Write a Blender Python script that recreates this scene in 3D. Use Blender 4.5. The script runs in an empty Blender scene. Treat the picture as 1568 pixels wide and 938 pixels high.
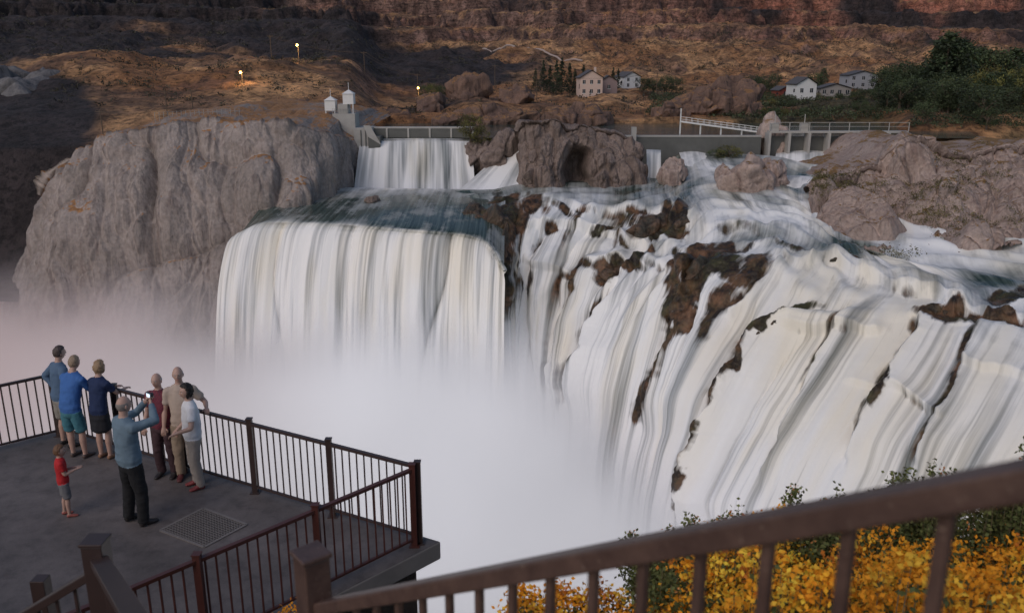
import bpy, bmesh, math, random
import numpy as np
from mathutils import Vector, Matrix, kdtree
random.seed(7); rng=np.random.default_rng(7)
scene=bpy.context.scene
scene.view_settings.view_transform='Standard'; scene.view_settings.look='None'; scene.view_settings.exposure=0

# ---------------------------------------------------------------- image pixel to world helper
PITCH=math.atan(369/1300.0); CP,SP=math.cos(PITCH),math.sin(PITCH)
def W(x,y,D):
    """image pixel x, y projected through the camera to horizontal distance D (m) -> world"""
    u=(x-784)/1300.0; v=(469-y)/1300.0
    dY=CP+SP*v; dZ=-SP+CP*v
    return np.array([u/dY*D, D, dZ/dY*D])
# ---------------------------------------------------------------- numpy noise
def _h(i,j,k,s):
    n=(i*374761393+j*668265263+k*1274126177+s*974711)&0xffffffff
    n=((n^(n>>13))*1274126177)&0xffffffff
    n=(n^(n>>16))&0xffffffff
    return n/4294967295.0
def vn(x,y,z=0.0,s=0):
    x,y,z=np.broadcast_arrays(np.asarray(x,float),np.asarray(y,float),np.asarray(z,float))
    i=np.floor(x).astype(np.int64);j=np.floor(y).astype(np.int64);k=np.floor(z).astype(np.int64)
    fx=x-i;fy=y-j;fz=z-k
    fx=fx*fx*(3-2*fx);fy=fy*fy*(3-2*fy);fz=fz*fz*(3-2*fz)
    r=0
    for a in (0,1):
        for b in (0,1):
            for c in (0,1):
                r=r+_h(i+a,j+b,k+c,s)*np.where(a,fx,1-fx)*np.where(b,fy,1-fy)*np.where(c,fz,1-fz)
    return r*2-1
def fbm(x,y,z=0.0,o=5,s=0):
    r=0;a=1;t=0;f=1
    for q in range(o):
        r=r+a*vn(np.asarray(x)*f,np.asarray(y)*f,np.asarray(z)*f,s+q*17);t+=a;a*=.5;f*=2.03
    return r/t
def ridge(x,y,z=0.0,o=4,s=0):
    r=0;a=1;t=0;f=1
    for q in range(o):
        r=r+a*(1-2*np.abs(vn(np.asarray(x)*f,np.asarray(y)*f,np.asarray(z)*f,s+q*17)));t+=a;a*=.5;f*=2.1
    return r/t
def worley(x,y,z,s=0):
    i=np.floor(x).astype(np.int64);j=np.floor(y).astype(np.int64);k=np.floor(z).astype(np.int64)
    F1=np.full(x.shape,9.);F2=np.full(x.shape,9.);R=np.zeros(x.shape)
    for a in (-1,0,1):
        for b in (-1,0,1):
            for c in (-1,0,1):
                I,J,K=i+a,j+b,k+c
                d=np.sqrt((I+_h(I,J,K,s)-x)**2+(J+_h(I,J,K,s+1)-y)**2+(K+_h(I,J,K,s+2)-z)**2)
                r=_h(I,J,K,s+3);m=d<F1
                F2=np.where(m,F1,np.minimum(F2,d));R=np.where(m,r,R);F1=np.where(m,d,F1)
    return F1,F2,R
def ss(a,b,x):
    t=np.clip((np.asarray(x,float)-a)/(b-a),0,1);return t*t*(3-2*t)
# ---------------------------------------------------------------- node helpers
def newmat(name):
    m=bpy.data.materials.new(name);m.use_nodes=True
    nt=m.node_tree;return m,nt,nt.nodes['Principled BSDF'],nt.nodes['Material Output']
def ramp(nt,src,stops):
    r=nt.nodes.new('ShaderNodeValToRGB');nt.links.new(src,r.inputs[0])
    e=r.color_ramp.elements
    e[0].position=stops[0][0];e[0].color=(*stops[0][1],1)
    e[1].position=stops[-1][0];e[1].color=(*stops[-1][1],1)
    for p,c in stops[1:-1]:
        q=e.new(p);q.color=(*c,1)
    return r.outputs[0]
def mixc(nt,f,a,b,mode='MIX'):
    m=nt.nodes.new('ShaderNodeMix');m.data_type='RGBA';m.blend_type=mode
    for s,v in ((m.inputs[0],f),(m.inputs[6],a),(m.inputs[7],b)):
        if isinstance(v,(int,float)): s.default_value=v
        elif isinstance(v,tuple): s.default_value=(*v,1)
        else: nt.links.new(v,s)
    return m.outputs[2]
def math_(nt,op,a,b=None,c=None,clamp=False):
    m=nt.nodes.new('ShaderNodeMath');m.operation=op;m.use_clamp=clamp
    for i,v in enumerate((a,b,c)):
        if v is None: continue
        if isinstance(v,(int,float)): m.inputs[i].default_value=v
        else: nt.links.new(v,m.inputs[i])
    return m.outputs[0]
def noise(nt,scale,vec=None,detail=5,rough=.55,sc=None):
    n=nt.nodes.new('ShaderNodeTexNoise');n.inputs['Scale'].default_value=scale
    n.inputs['Detail'].default_value=detail;n.inputs['Roughness'].default_value=rough
    if vec is None:
        vec=nt.nodes.new('ShaderNodeTexCoord').outputs['Object']
    if sc:
        mp=nt.nodes.new('ShaderNodeMapping');mp.inputs['Scale'].default_value=sc
        nt.links.new(vec,mp.inputs[0]);vec=mp.outputs[0]
    nt.links.new(vec,n.inputs['Vector'])
    return n.outputs['Fac']
def bump(nt,b,h,dist=.1,strength=1):
    n=nt.nodes.new('ShaderNodeBump');n.inputs['Distance'].default_value=dist;n.inputs['Strength'].default_value=strength
    nt.links.new(h,n.inputs['Height']);nt.links.new(n.outputs[0],b.inputs['Normal'])
def attr(nt,name):
    n=nt.nodes.new('ShaderNodeAttribute');n.attribute_name=name;return n
_mc={}
def simple(name,col,rough=.7,var=.25,scale=8,metal=0,bmp=0,emit=None):
    if name in _mc: return _mc[name]
    m,nt,b,o=newmat(name)
    f=noise(nt,scale)
    c=mixc(nt,f,tuple(x*(1-var) for x in col),tuple(min(1,x*(1+var)) for x in col))
    nt.links.new(c,b.inputs['Base Color']);b.inputs['Roughness'].default_value=rough;b.inputs['Metallic'].default_value=metal
    if bmp: bump(nt,b,f,bmp)
    if emit: b.inputs['Emission Color'].default_value=(*emit[0],1);b.inputs['Emission Strength'].default_value=emit[1]
    _mc[name]=m
    return m
# ---------------------------------------------------------------- mesh helpers
def link(o):
    scene.collection.objects.link(o);return o
def grid_obj(name,P,mat,attrs=None,uv=None,cols=None,flip=False):
    nu,nv=P.shape[:2]
    me=bpy.data.meshes.new(name)
    idx=np.arange(nu*nv).reshape(nu,nv)
    q=np.stack([idx[:-1,:-1],idx[1:,:-1],idx[1:,1:],idx[:-1,1:]],-1).reshape(-1,4)
    if flip: q=q[:,::-1]
    me.vertices.add(nu*nv);me.vertices.foreach_set('co',P.reshape(-1).astype(np.float32))
    me.loops.add(q.size);me.loops.foreach_set('vertex_index',q.reshape(-1).astype(np.int32))
    me.polygons.add(len(q));me.polygons.foreach_set('loop_start',(np.arange(len(q))*4).astype(np.int32))
    me.update(calc_edges=True)
    me.polygons.foreach_set('use_smooth',np.ones(len(q),bool))
    for k,v in (attrs or {}).items():
        a=me.attributes.new(k,'FLOAT','POINT');a.data.foreach_set('value',v.reshape(-1).astype(np.float32))
    if cols is not None:
        a=me.attributes.new('Col','FLOAT_COLOR','POINT')
        c=np.concatenate([cols,np.ones(cols.shape[:2]+(1,))],-1)
        a.data.foreach_set('color',c.reshape(-1).astype(np.float32))
    if uv is not None:
        a=me.attributes.new('flow','FLOAT_VECTOR','POINT')
        u3=np.concatenate([uv,np.zeros(uv.shape[:2]+(1,))],-1)
        a.data.foreach_set('vector',u3.reshape(-1).astype(np.float32))
    me.materials.append(mat);me.validate()
    return link(bpy.data.objects.new(name,me))
def cr(A,n,axis):
    A=np.moveaxis(A,axis,0);m=len(A)
    t=np.linspace(0,m-1,n);i=np.clip(np.floor(t).astype(int),0,m-2);f=(t-i)
    sh=(-1,)+(1,)*(A.ndim-1);f=f.reshape(sh)
    p0=A[np.clip(i-1,0,m-1)];p1=A[i];p2=A[i+1];p3=A[np.clip(i+2,0,m-1)]
    r=.5*((2*p1)+(-p0+p2)*f+(2*p0-5*p1+4*p2-p3)*f*f+(-p0+3*p1-3*p2+p3)*f**3)
    return np.moveaxis(r,0,axis)
def loft(C,nu,nv):
    A=np.array(C,float)
    Wd=np.zeros(A.shape)
    for i in range(A.shape[0]):
        for j in range(A.shape[1]): Wd[i,j]=W(*A[i,j])
    return cr(cr(Wd,nu,0),nv,1),cr(cr(A,nu,0),nv,1)
def normals(P):
    du=np.gradient(P,axis=0);dv=np.gradient(P,axis=1)
    n=np.cross(du,dv);n/=np.linalg.norm(n,axis=-1,keepdims=True)+1e-9
    return n
def flowuv(P):
    du=np.linalg.norm(np.diff(P,axis=0,prepend=P[:1]),axis=-1)
    dv=np.linalg.norm(np.diff(P,axis=1,prepend=P[:,:1]),axis=-1)
    u=np.cumsum(du,0);u=np.repeat(u[:,int(P.shape[1]*.4)][:,None],P.shape[1],1)
    return np.stack([u,np.cumsum(dv,1)],-1)
class MB:
    def __init__(s): s.v=[];s.f=[];s.m=[]
    def box(s,p,q,w,h=None,m=0,up=(0,0,1)):
        h=h or w;p=Vector(p);q=Vector(q);d=(q-p).normalized();up=Vector(up)
        if abs(d.dot(up))>.99: up=Vector((1,0,0)) if abs(d.x)<.9 else Vector((0,1,0))
        a=d.cross(up).normalized()*w/2;b=a.cross(d).normalized()*h/2
        n=len(s.v)
        for e in (p,q):
            for i,j in ((-1,-1),(1,-1),(1,1),(-1,1)): s.v.append(tuple(e+a*i+b*j))
        for f in ((3,2,1,0),(4,5,6,7),(0,1,5,4),(1,2,6,5),(2,3,7,6),(3,0,4,7)):
            s.f.append([n+k for k in f]);s.m.append(m)
    def aab(s,x0,x1,y0,y1,z0,z1,m=0):
        n=len(s.v)
        for z in (z0,z1):
            for x,y in ((x0,y0),(x1,y0),(x1,y1),(x0,y1)): s.v.append((x,y,z))
        for f in ((3,2,1,0),(4,5,6,7),(0,1,5,4),(1,2,6,5),(2,3,7,6),(3,0,4,7)):
            s.f.append([n+k for k in f]);s.m.append(m)
    def poly(s,pts,m=0):
        n=len(s.v);s.v+= [tuple(p) for p in pts];s.f.append(list(range(n,n+len(pts))));s.m.append(m)
    def prism(s,pts,z0,z1,m=0,ms=None):
        n=len(pts);k=len(s.v)
        s.v+=[(p[0],p[1],z0) for p in pts]+[(p[0],p[1],z1) for p in pts]
        s.f.append([k+n+i for i in range(n)]);s.m.append(m)
        s.f.append([k+i for i in range(n)][::-1]);s.m.append(m)
        for i in range(n):
            j=(i+1)%n;s.f.append([k+i,k+j,k+n+j,k+n+i]);s.m.append(m if ms is None else ms)
    def tube(s,pts,rad,seg=6,m=0,fixed=False):
        n0=len(s.v);pts=[Vector(p) for p in pts]
        dm=(pts[-1]-pts[0]).normalized()
        ref=Vector((0,0,1)) if abs(dm.z)<.6 else (Vector((0,1,0)) if abs(dm.y)<.7 else Vector((1,0,0)))
        for i,p in enumerate(pts):
            d=(pts[min(i+1,len(pts)-1)]-pts[max(i-1,0)]).normalized()
            if fixed: a=Vector((1,0,0));b=Vector((0,1,0))
            else:
                a=d.cross(ref);a=a.normalized() if a.length>.02 else Vector((1,0,0))
                b=d.cross(a).normalized()
            r=rad[i];rx,ry=(r if isinstance(r,tuple) else (r,r))
            for k in range(seg):
                t=2*math.pi*k/seg;s.v.append(tuple(p+a*math.cos(t)*rx+b*math.sin(t)*ry))
        for i in range(len(pts)-1):
            for k in range(seg):
                k2=(k+1)%seg
                s.f.append([n0+i*seg+k,n0+i*seg+k2,n0+(i+1)*seg+k2,n0+(i+1)*seg+k]);s.m.append(m)
        s.f.append([n0+k for k in range(seg)][::-1]);s.m.append(m)
        s.f.append([n0+(len(pts)-1)*seg+k for k in range(seg)]);s.m.append(m)
    def ball(s,c,r,m=0,nu=10,nv=7):
        c=Vector(c);r=r if isinstance(r,tuple) else (r,r,r)
        n0=len(s.v)
        for j in range(nv+1):
            ph=math.pi*j/nv
            for i in range(nu):
                th=2*math.pi*i/nu
                s.v.append((c.x+r[0]*math.sin(ph)*math.cos(th),c.y+r[1]*math.sin(ph)*math.sin(th),c.z+r[2]*math.cos(ph)))
        for j in range(nv):
            for i in range(nu):
                i2=(i+1)%nu
                s.f.append([n0+j*nu+i,n0+(j+1)*nu+i,n0+(j+1)*nu+i2,n0+j*nu+i2]);s.m.append(m)
    def mesh(s,name,mats,smooth=False):
        me=bpy.data.meshes.new(name);me.from_pydata(s.v,[],s.f)
        for m in mats: me.materials.append(m)
        me.polygons.foreach_set('material_index',np.array(s.m,np.int32))
        if smooth: me.polygons.foreach_set('use_smooth',np.ones(len(s.f),bool))
        me.update();return me
    def obj(s,name,mats,smooth=False,bevel=0,parent=None):
        o=link(bpy.data.objects.new(name,s.mesh(name,mats,smooth)))
        if bevel:
            b=o.modifiers.new('b','BEVEL');b.width=bevel;b.segments=2;b.limit_method='ANGLE'
        if parent: o.parent=parent
        return o
def empty(name,loc=(0,0,0),rz=0):
    e=link(bpy.data.objects.new(name,None));e.location=loc;e.rotation_euler=(0,0,rz);return e
# ================================================================= MATERIALS
def rock_mat(name,c1,c2,c3,scale=.25,bd=.6,turf=None,rough=.85):
    m,nt,b,o=newmat(name)
    tc=nt.nodes.new('ShaderNodeTexCoord').outputs['Object']
    n1=noise(nt,scale,tc,8,.62)
    n2=noise(nt,scale*1.6,tc,8,.62,sc=(1.8,1.8,.22))
    n3=noise(nt,scale*9,tc,6,.7)
    c=mixc(nt,ramp(nt,n1,[(.38,(0,0,0)),(.62,(1,1,1))]),c1,c2)
    c=mixc(nt,ramp(nt,n2,[(.54,(0,0,0)),(.70,(1,1,1))]),c,c3)
    c=mixc(nt,.45,c,ramp(nt,n3,[(.3,(.25,.25,.25)),(.6,(1,1,1))]),'MULTIPLY')
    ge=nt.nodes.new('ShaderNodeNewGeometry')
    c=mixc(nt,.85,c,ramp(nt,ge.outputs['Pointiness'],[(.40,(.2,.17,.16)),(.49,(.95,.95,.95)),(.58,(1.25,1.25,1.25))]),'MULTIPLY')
    if turf:
        sp=nt.nodes.new('ShaderNodeSeparateXYZ');nt.links.new(ge.outputs['Normal'],sp.inputs[0])
        nz=math_(nt,'ABSOLUTE',sp.outputs[2])
        f=math_(nt,'ADD',nz,math_(nt,'MULTIPLY',math_(nt,'SUBTRACT',n3,.5),.9))
        f=math_(nt,'ADD',f,math_(nt,'MULTIPLY',math_(nt,'SUBTRACT',n1,.5),1.2))
        c=mixc(nt,ramp(nt,f,[(turf[1],(0,0,0)),(turf[1]+.12,(1,1,1))]),c,mixc(nt,ramp(nt,n3,[(.35,(0,0,0)),(.6,(1,1,1))]),tuple(x*.45 for x in turf[0]),turf[0]))
    nt.links.new(c,b.inputs['Base Color']);b.inputs['Roughness'].default_value=rough
    h=math_(nt,'ADD',math_(nt,'MULTIPLY',n2,1.6),math_(nt,'MULTIPLY',n3,.6))
    bump(nt,b,h,bd)
    return m
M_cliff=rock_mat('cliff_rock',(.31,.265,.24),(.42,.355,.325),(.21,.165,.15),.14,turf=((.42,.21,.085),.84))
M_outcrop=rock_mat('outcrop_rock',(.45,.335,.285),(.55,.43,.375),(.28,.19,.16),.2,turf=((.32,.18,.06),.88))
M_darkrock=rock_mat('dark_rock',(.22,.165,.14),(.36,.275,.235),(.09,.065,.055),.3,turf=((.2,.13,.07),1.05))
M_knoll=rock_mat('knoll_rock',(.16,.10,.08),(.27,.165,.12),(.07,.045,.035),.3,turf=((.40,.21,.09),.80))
M_greyrock=rock_mat('grey_rock',(.13,.125,.13),(.2,.19,.19),(.06,.055,.055),.12)
M_wet=rock_mat('wet_ledge_rock',(.05,.045,.032),(.17,.10,.06),(.025,.026,.016),.35,bd=.4,rough=.32)

def water_mat():
    m,nt,b,o=newmat('falling_water')
    fl=attr(nt,'flow').outputs['Vector']
    s1=noise(nt,1,fl,3,.55,sc=(.34,.014,1))
    s2=noise(nt,1,fl,4,.6,sc=(1.5,.035,1))
    s3=noise(nt,1,fl,3,.6,sc=(.12,.02,1))
    iso=noise(nt,1,fl,6,.62,sc=(.16,.10,1))
    foam=attr(nt,'foam').outputs['Fac'];rk=attr(nt,'rock').outputs['Fac'];fade=attr(nt,'fade').outputs['Fac'];thin_shade=attr(nt,'thin_shade').outputs['Fac'];sp_=attr(nt,'steep').outputs['Fac']
    st=math_(nt,'ADD',math_(nt,'MULTIPLY',s1,.68),math_(nt,'MULTIPLY',s2,.32))
    st=math_(nt,'ADD',math_(nt,'MULTIPLY',st,sp_),math_(nt,'MULTIPLY',math_(nt,'ADD',math_(nt,'MULTIPLY',st,.45),math_(nt,'MULTIPLY',iso,.55)),math_(nt,'SUBTRACT',1.0,sp_)))
    st=math_(nt,'SUBTRACT',st,math_(nt,'MULTIPLY',thin_shade,.085))
    w=ramp(nt,st,[(.30,(.30,.31,.30)),(.41,(.62,.63,.64)),(.51,(.87,.865,.85))])
    w=mixc(nt,ramp(nt,s3,[(.48,(0,0,0)),(.64,(.8,.8,.8))]),w,mixc(nt,ramp(nt,st,[(.34,(0,0,0)),(.5,(1,1,1))]),(.46,.40,.29),(.87,.81,.68)))
    w=mixc(nt,fade,w,(.86,.86,.88))  # mist veil painted into the water colour, stronger lower down
    calm=mixc(nt,ramp(nt,s2,[(.4,(0,0,0)),(.65,(1,1,1))]),(.025,.042,.036),(.10,.135,.12))
    f2=math_(nt,'ADD',foam,math_(nt,'MULTIPLY',math_(nt,'SUBTRACT',st,.5),3.0),clamp=True)
    c=mixc(nt,f2,calm,w)
    r1=noise(nt,.5,None,6,.65);r2=noise(nt,.13,None,4,.6)
    rc=mixc(nt,ramp(nt,r1,[(.4,(0,0,0)),(.62,(1,1,1))]),(.028,.021,.016),mixc(nt,ramp(nt,r2,[(.42,(0,0,0)),(.58,(1,1,1))]),(.065,.062,.03),(.19,.10,.055)))
    rf=math_(nt,'ADD',math_(nt,'MULTIPLY',rk,1.6),math_(nt,'MULTIPLY',math_(nt,'SUBTRACT',.5,st),5.0))
    rf=ramp(nt,math_(nt,'SUBTRACT',rf,.35,clamp=True),[(.03,(0,0,0)),(.6,(1,1,1))])
    rf=math_(nt,'MULTIPLY',rf,ramp(nt,rk,[(.04,(0,0,0)),(.3,(1,1,1))]))
    c=mixc(nt,rf,c,rc)
    nt.links.new(c,b.inputs['Base Color'])
    rr=math_(nt,'MULTIPLY_ADD',f2,.55,.2)
    nt.links.new(mixc(nt,rf,rr,(.35,.35,.35)),b.inputs['Roughness'])
    b.inputs['Specular IOR Level'].default_value=.22
    h=math_(nt,'ADD',math_(nt,'MULTIPLY',st,1.1),math_(nt,'MULTIPLY',math_(nt,'MULTIPLY',r1,rf),2))
    bump(nt,b,h,.4,.5)
    return m
M_water=water_mat()
def pond_mat(name,c1,c2,rough=.12):
    m,nt,b,o=newmat(name)
    n=noise(nt,.12,None,5,.6,sc=(.5,1.6,1));n2=noise(nt,1.2,None,4,.6,sc=(.4,1.4,1))
    c=mixc(nt,ramp(nt,n,[(.42,(0,0,0)),(.62,(1,1,1))]),c1,c2)
    nt.links.new(c,b.inputs['Base Color']);b.inputs['Roughness'].default_value=rough
    b.inputs['Specular IOR Level'].default_value=.3
    bump(nt,b,n2,.06,.6);return m
M_pond=pond_mat('pond_water',(.05,.065,.055),(.10,.12,.10))
M_pool=pond_mat('pool_water',(.05,.068,.062),(.36,.40,.40),.25)
M_lower=pond_mat('lower_river_water',(.6,.62,.66),(.75,.76,.8),.5)

def terrain_mat():
    m,nt,b,o=newmat('canyon_ground')
    col=attr(nt,'Col').outputs['Color']
    n1=noise(nt,.10,None,9,.75);n2=noise(nt,.5,None,7,.75);n3=noise(nt,.035,None,8,.7,sc=(1,1,6))
    c=mixc(nt,.9,col,ramp(nt,n1,[(.36,(.25,.23,.23)),(.5,(.9,.9,.9)),(.6,(1.4,1.4,1.4))]),'MULTIPLY')
    c=mixc(nt,.8,c,ramp(nt,n2,[(.40,(.2,.2,.2)),(.52,(1.2,1.2,1.2))]),'MULTIPLY')
    cl=attr(nt,'cliff').outputs['Fac']
    s=ramp(nt,n3,[(.4,(.4,.38,.38)),(.5,(1.1,1.1,1.1)),(.56,(.55,.5,.5)),(.62,(1.25,1.1,1.05))])
    c=mixc(nt,cl,c,mixc(nt,1.0,c,s,'MULTIPLY'))
    nt.links.new(c,b.inputs['Base Color']);b.inputs['Roughness'].default_value=.95
    bump(nt,b,math_(nt,'ADD',n1,math_(nt,'MULTIPLY',n2,.4)),3)
    return m
M_ter=terrain_mat()

# ================================================================= TERRAIN
def hT(X,Y):
    X=np.asarray(X,float);Y=np.asarray(Y,float);a=X/Y
    zr=np.interp(Y,[150,190,232,243,300,380,450,520,590,640,700,760,820,900,1000,1300],[-45,-34,-22,-14.4,-12.2,-9.0,-4,4,16,25,38,56,82,110,140,170])
    zl=np.interp(Y,[150,178,196,220,260,300,340,400,480,560,640,720,800,900,1000,1300],[-50,-42,-18,-12,-7.5,-3.5,0,5,15,26,36,50,74,110,140,170])
    L=ss(-.145,-.19,a)
    zb=np.interp(Y,[150,185,205,215,240,300],[-45,-35,-20,-14.5,-13,-12.0]);R=ss(.40,.46,a)
    zr=np.where(Y<300,zr*(1-R)+zb*R,zr)
    z=zr*(1-L)+zl*L
    amp=np.interp(Y,[150,240,300,360,450,600,800],[.4,1.4,3.5,6,9,12,15])
    g=ridge(X*.016,Y*.009,0,5,3)*.6+fbm(X*.045,Y*.04,0,5,9)*.6-.15
    vil=ss(.0,.1,a)*ss(.5,.4,a)*ss(290,310,Y)*ss(400,370,Y)
    z=z+amp*g*(1-.7*vil)
    st=13.0;q=(z+40+5*fbm(X*.006,Y*.004,0,4,5))/st;k=np.floor(q);f=q-k
    tz=z+(ss(.35,.6,f)-f)*st
    tm=ss(6,30,z)*ss(430,600,Y)
    z=z*(1-tm)+tz*tm
    z=z+11*np.exp(-((a+.17)/.11)**2-((Y-440)/55)**2)+7*np.exp(-((a+.5)/.1)**2-((Y-300)/40)**2)
    z=z+3.5*np.exp(-((a+.03)/.05)**2-((Y-268)/16)**2)*(1+.4*fbm(X*.1,Y*.1,0,4,6))
    z=z+4.5*np.exp(-((a+.30)/.07)**2-((Y-290)/25)**2)
    return z
nu,nv=860,560
aa=np.linspace(-.80,.80,nu);yy=165*np.exp(np.linspace(0,math.log(1250/165),nv))
A2,Y2=np.meshgrid(aa,yy,indexing='ij');X2=A2*Y2
Z2=hT(X2,Y2)+(fbm(X2*.12,Y2*.12,0,4,31)+.5*ridge(X2*.05,Y2*.05,0,3,32))*np.interp(Y2,[160,240,300,700],[.4,1.0,1.8,3.2])
P=np.stack([X2,Y2,Z2],-1)
n=normals(P);n=np.where(n[...,2:3]<0,-n,n)
steep=ss(.9,.6,n[...,2])
tan=np.array([.38,.18,.075]);tan2=np.array([.58,.32,.15]);lava=np.array([.048,.036,.036]);cl=np.array([.25,.155,.125]);clr=np.array([.40,.17,.115]);green=np.array([.05,.058,.024])
f1=ss(-.25,.3,fbm(X2*.03,Y2*.03,0,5,40))[...,None]
c=tan*(1-f1)+tan2*f1
dk=fbm(X2*.014,Y2*.02,0,6,51)
zone=np.exp(-((A2+.17)/.15)**4-((Y2-455)/95)**2)*1.3+np.exp(-((A2+.52)/.2)**2-((Y2-430)/110)**2)*.9+.55*ss(480,560,Y2)*ss(-.1,-.4,A2)+.22*ss(480,580,Y2)+.45*ss(-.46,-.52,A2)*ss(330,280,Y2)
dm=ss(.12,.38,zone*.8+dk*.6)[...,None]
lm=ss(.05,.3,fbm(X2*.06,Y2*.06,0,5,57))[...,None]*.65
cm=(steep*ss(240,280,Y2)*.95)[...,None]
red=(ss(.05,.35,A2)*ss(560,680,Y2))[...,None]  # alpenglow on the far right cliffs, put into the rock colour
cc=cl*(1-red)+clr*red
c=c*(1-cm)+cc*cm
c=c*(1-lm)+np.array([.11,.06,.048])*lm
c=c*(1-dm)+lava*dm
gm=(ss(-.3,.1,fbm(X2*.04,Y2*.06,0,4,77))*ss(.12,.28,A2)*ss(400,330,Y2)*.85)[...,None]
c=c*(1-gm)+green*gm
grid_obj('canyon_terrain',P,M_ter,{'cliff':steep*ss(480,620,Y2)},cols=np.clip(c,0,1))

# ================================================================= CLIFFS
def cliff(C,nu,nv,back,amp=2.6,fs=.13,seed=0,boul=1.0,fl=1.0,zst=.12,blk=((1.3,.6),(3.2,.25)),bz=.4,ew=.16):
    P,ch=loft(C,nu,nv)
    t0=P[:,:1]
    bk=np.concatenate([t0+np.array(b) for b in back[::-1]],1)
    nb=30
    bkf=cr(np.concatenate([bk,t0],1),nb,1)[:,:-1]
    P=np.concatenate([bkf,P],1)
    nrm=normals(P)
    if nrm[nu//2,nb+nv//2,1]>0: nrm=-nrm
    x,y,z=P[...,0],P[...,1],P[...,2]
    wx=x+2.5*fbm(x*.06,y*.06,z*.04,3,seed)+.4*fbm(x*.4,y*.4,z*.15,3,seed+77)
    d=0
    for q,(f,a_) in enumerate(((fs*.45,1.5),(fs,1.0),(fs*2.3,.45))):
        v_=np.abs(vn(wx*f,y*f*.7,z*f*zst,seed+q*7+1))
        d=d+(np.sqrt(np.clip(v_,0,1))-.55)*a_*amp*fl
    for q,(f,a_) in enumerate(blk):
        F1,F2,R=worley(wx*f*fs,y*f*fs*.8,(z+1.5*fbm(x*.1,y*.1,0,2,seed+9))*f*fs*bz,seed+50+q)
        e_=ss(0,ew,F2-F1)
        d=d+((R-.5)*1.3*e_-(1-e_)*.55)*amp*a_
    d+=fbm(x*.25,y*.25,z*.13,5,seed+2)*amp*.4*boul
    d+=ridge(x*.6,y*.6,z*.3,4,seed+4)*amp*.11*boul
    v=np.zeros(P.shape[1]);v[:nb]=np.linspace(.12,.6,nb);v[nb-1:]=1
    P=P+nrm*(d*v[None,:])[...,None]
    return P
Lc=[
[(-160,330,232),(-160,370,222),(-160,410,212),(-160,460,204),(-160,520,194),(-160,690,160)],
[(-60,345,228),(-60,380,218),(-60,415,208),(-60,470,200),(-60,530,190),(-60,690,158)],
[(40,335,205),(25,365,198),(8,410,190),(-5,470,184),(-10,540,174),(-15,690,157)],
[(72,270,180),(50,330,173),(34,400,168),(22,470,164),(15,560,159),(8,700,150)],
[(130,232,174),(115,290,168),(100,350,163),(90,420,160),(85,500,157),(80,700,150)],
[(180,208,171),(172,280,166),(165,350,161),(158,420,158),(150,500,155),(145,700,148)],
[(240,200,170),(238,275,165),(235,350,160),(230,420,157),(225,500,154),(220,700,147)],
[(290,191,172),(290,270,165),(290,345,160),(285,420,156),(280,500,153),(275,700,146)],
[(340,193,172),(345,270,164),(345,345,158),(340,420,155),(335,500,152),(330,700,146)],
[(385,197,170),(395,270,162),(390,345,156),(380,420,153),(375,500,151),(370,700,146)],
[(440,200,170),(448,270,164),(438,322,158),(420,400,156),(410,500,154),(400,700,150)],
[(488,206,172),(492,262,168),(488,303,167),(480,400,164),(475,500,162),(465,700,158)],
[(518,212,182),(518,255,180),(515,290,178),(510,400,175),(505,500,172),(500,700,165)],
[(550,216,192),(548,252,190),(542,295,187),(535,400,184),(530,500,180),(525,700,170)]]
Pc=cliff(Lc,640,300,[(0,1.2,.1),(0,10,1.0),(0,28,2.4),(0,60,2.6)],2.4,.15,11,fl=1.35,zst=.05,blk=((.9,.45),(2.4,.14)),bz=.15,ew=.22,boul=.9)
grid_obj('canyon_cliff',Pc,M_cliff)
Rc=[
[(1246,292,146),(1244,305,143),(1243,322,140),(1243,350,134)],
[(1275,266,147),(1270,290,143),(1268,320,138),(1270,355,132)],
[(1310,252,148),(1300,290,140),(1298,330,133),(1300,385,122)],
[(1350,240,150),(1345,285,138),(1335,340,128),(1330,402,116)],
[(1395,200,152),(1400,262,138),(1395,330,126),(1385,408,114)],
[(1440,198,152),(1450,258,136),(1440,330,124),(1430,413,112)],
[(1480,226,150),(1495,275,136),(1500,332,124),(1490,398,115)],
[(1540,218,150),(1560,275,136),(1550,325,127),(1550,378,119)],
[(1600,212,150),(1640,270,136),(1640,320,128),(1640,365,122)],
[(1780,208,150),(1800,270,138),(1800,320,128),(1800,360,122)]]
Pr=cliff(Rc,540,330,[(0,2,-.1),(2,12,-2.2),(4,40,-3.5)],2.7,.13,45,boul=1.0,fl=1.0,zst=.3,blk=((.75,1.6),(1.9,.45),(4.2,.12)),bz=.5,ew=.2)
grid_obj('rock_outcrop',Pr,M_outcrop)

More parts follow.
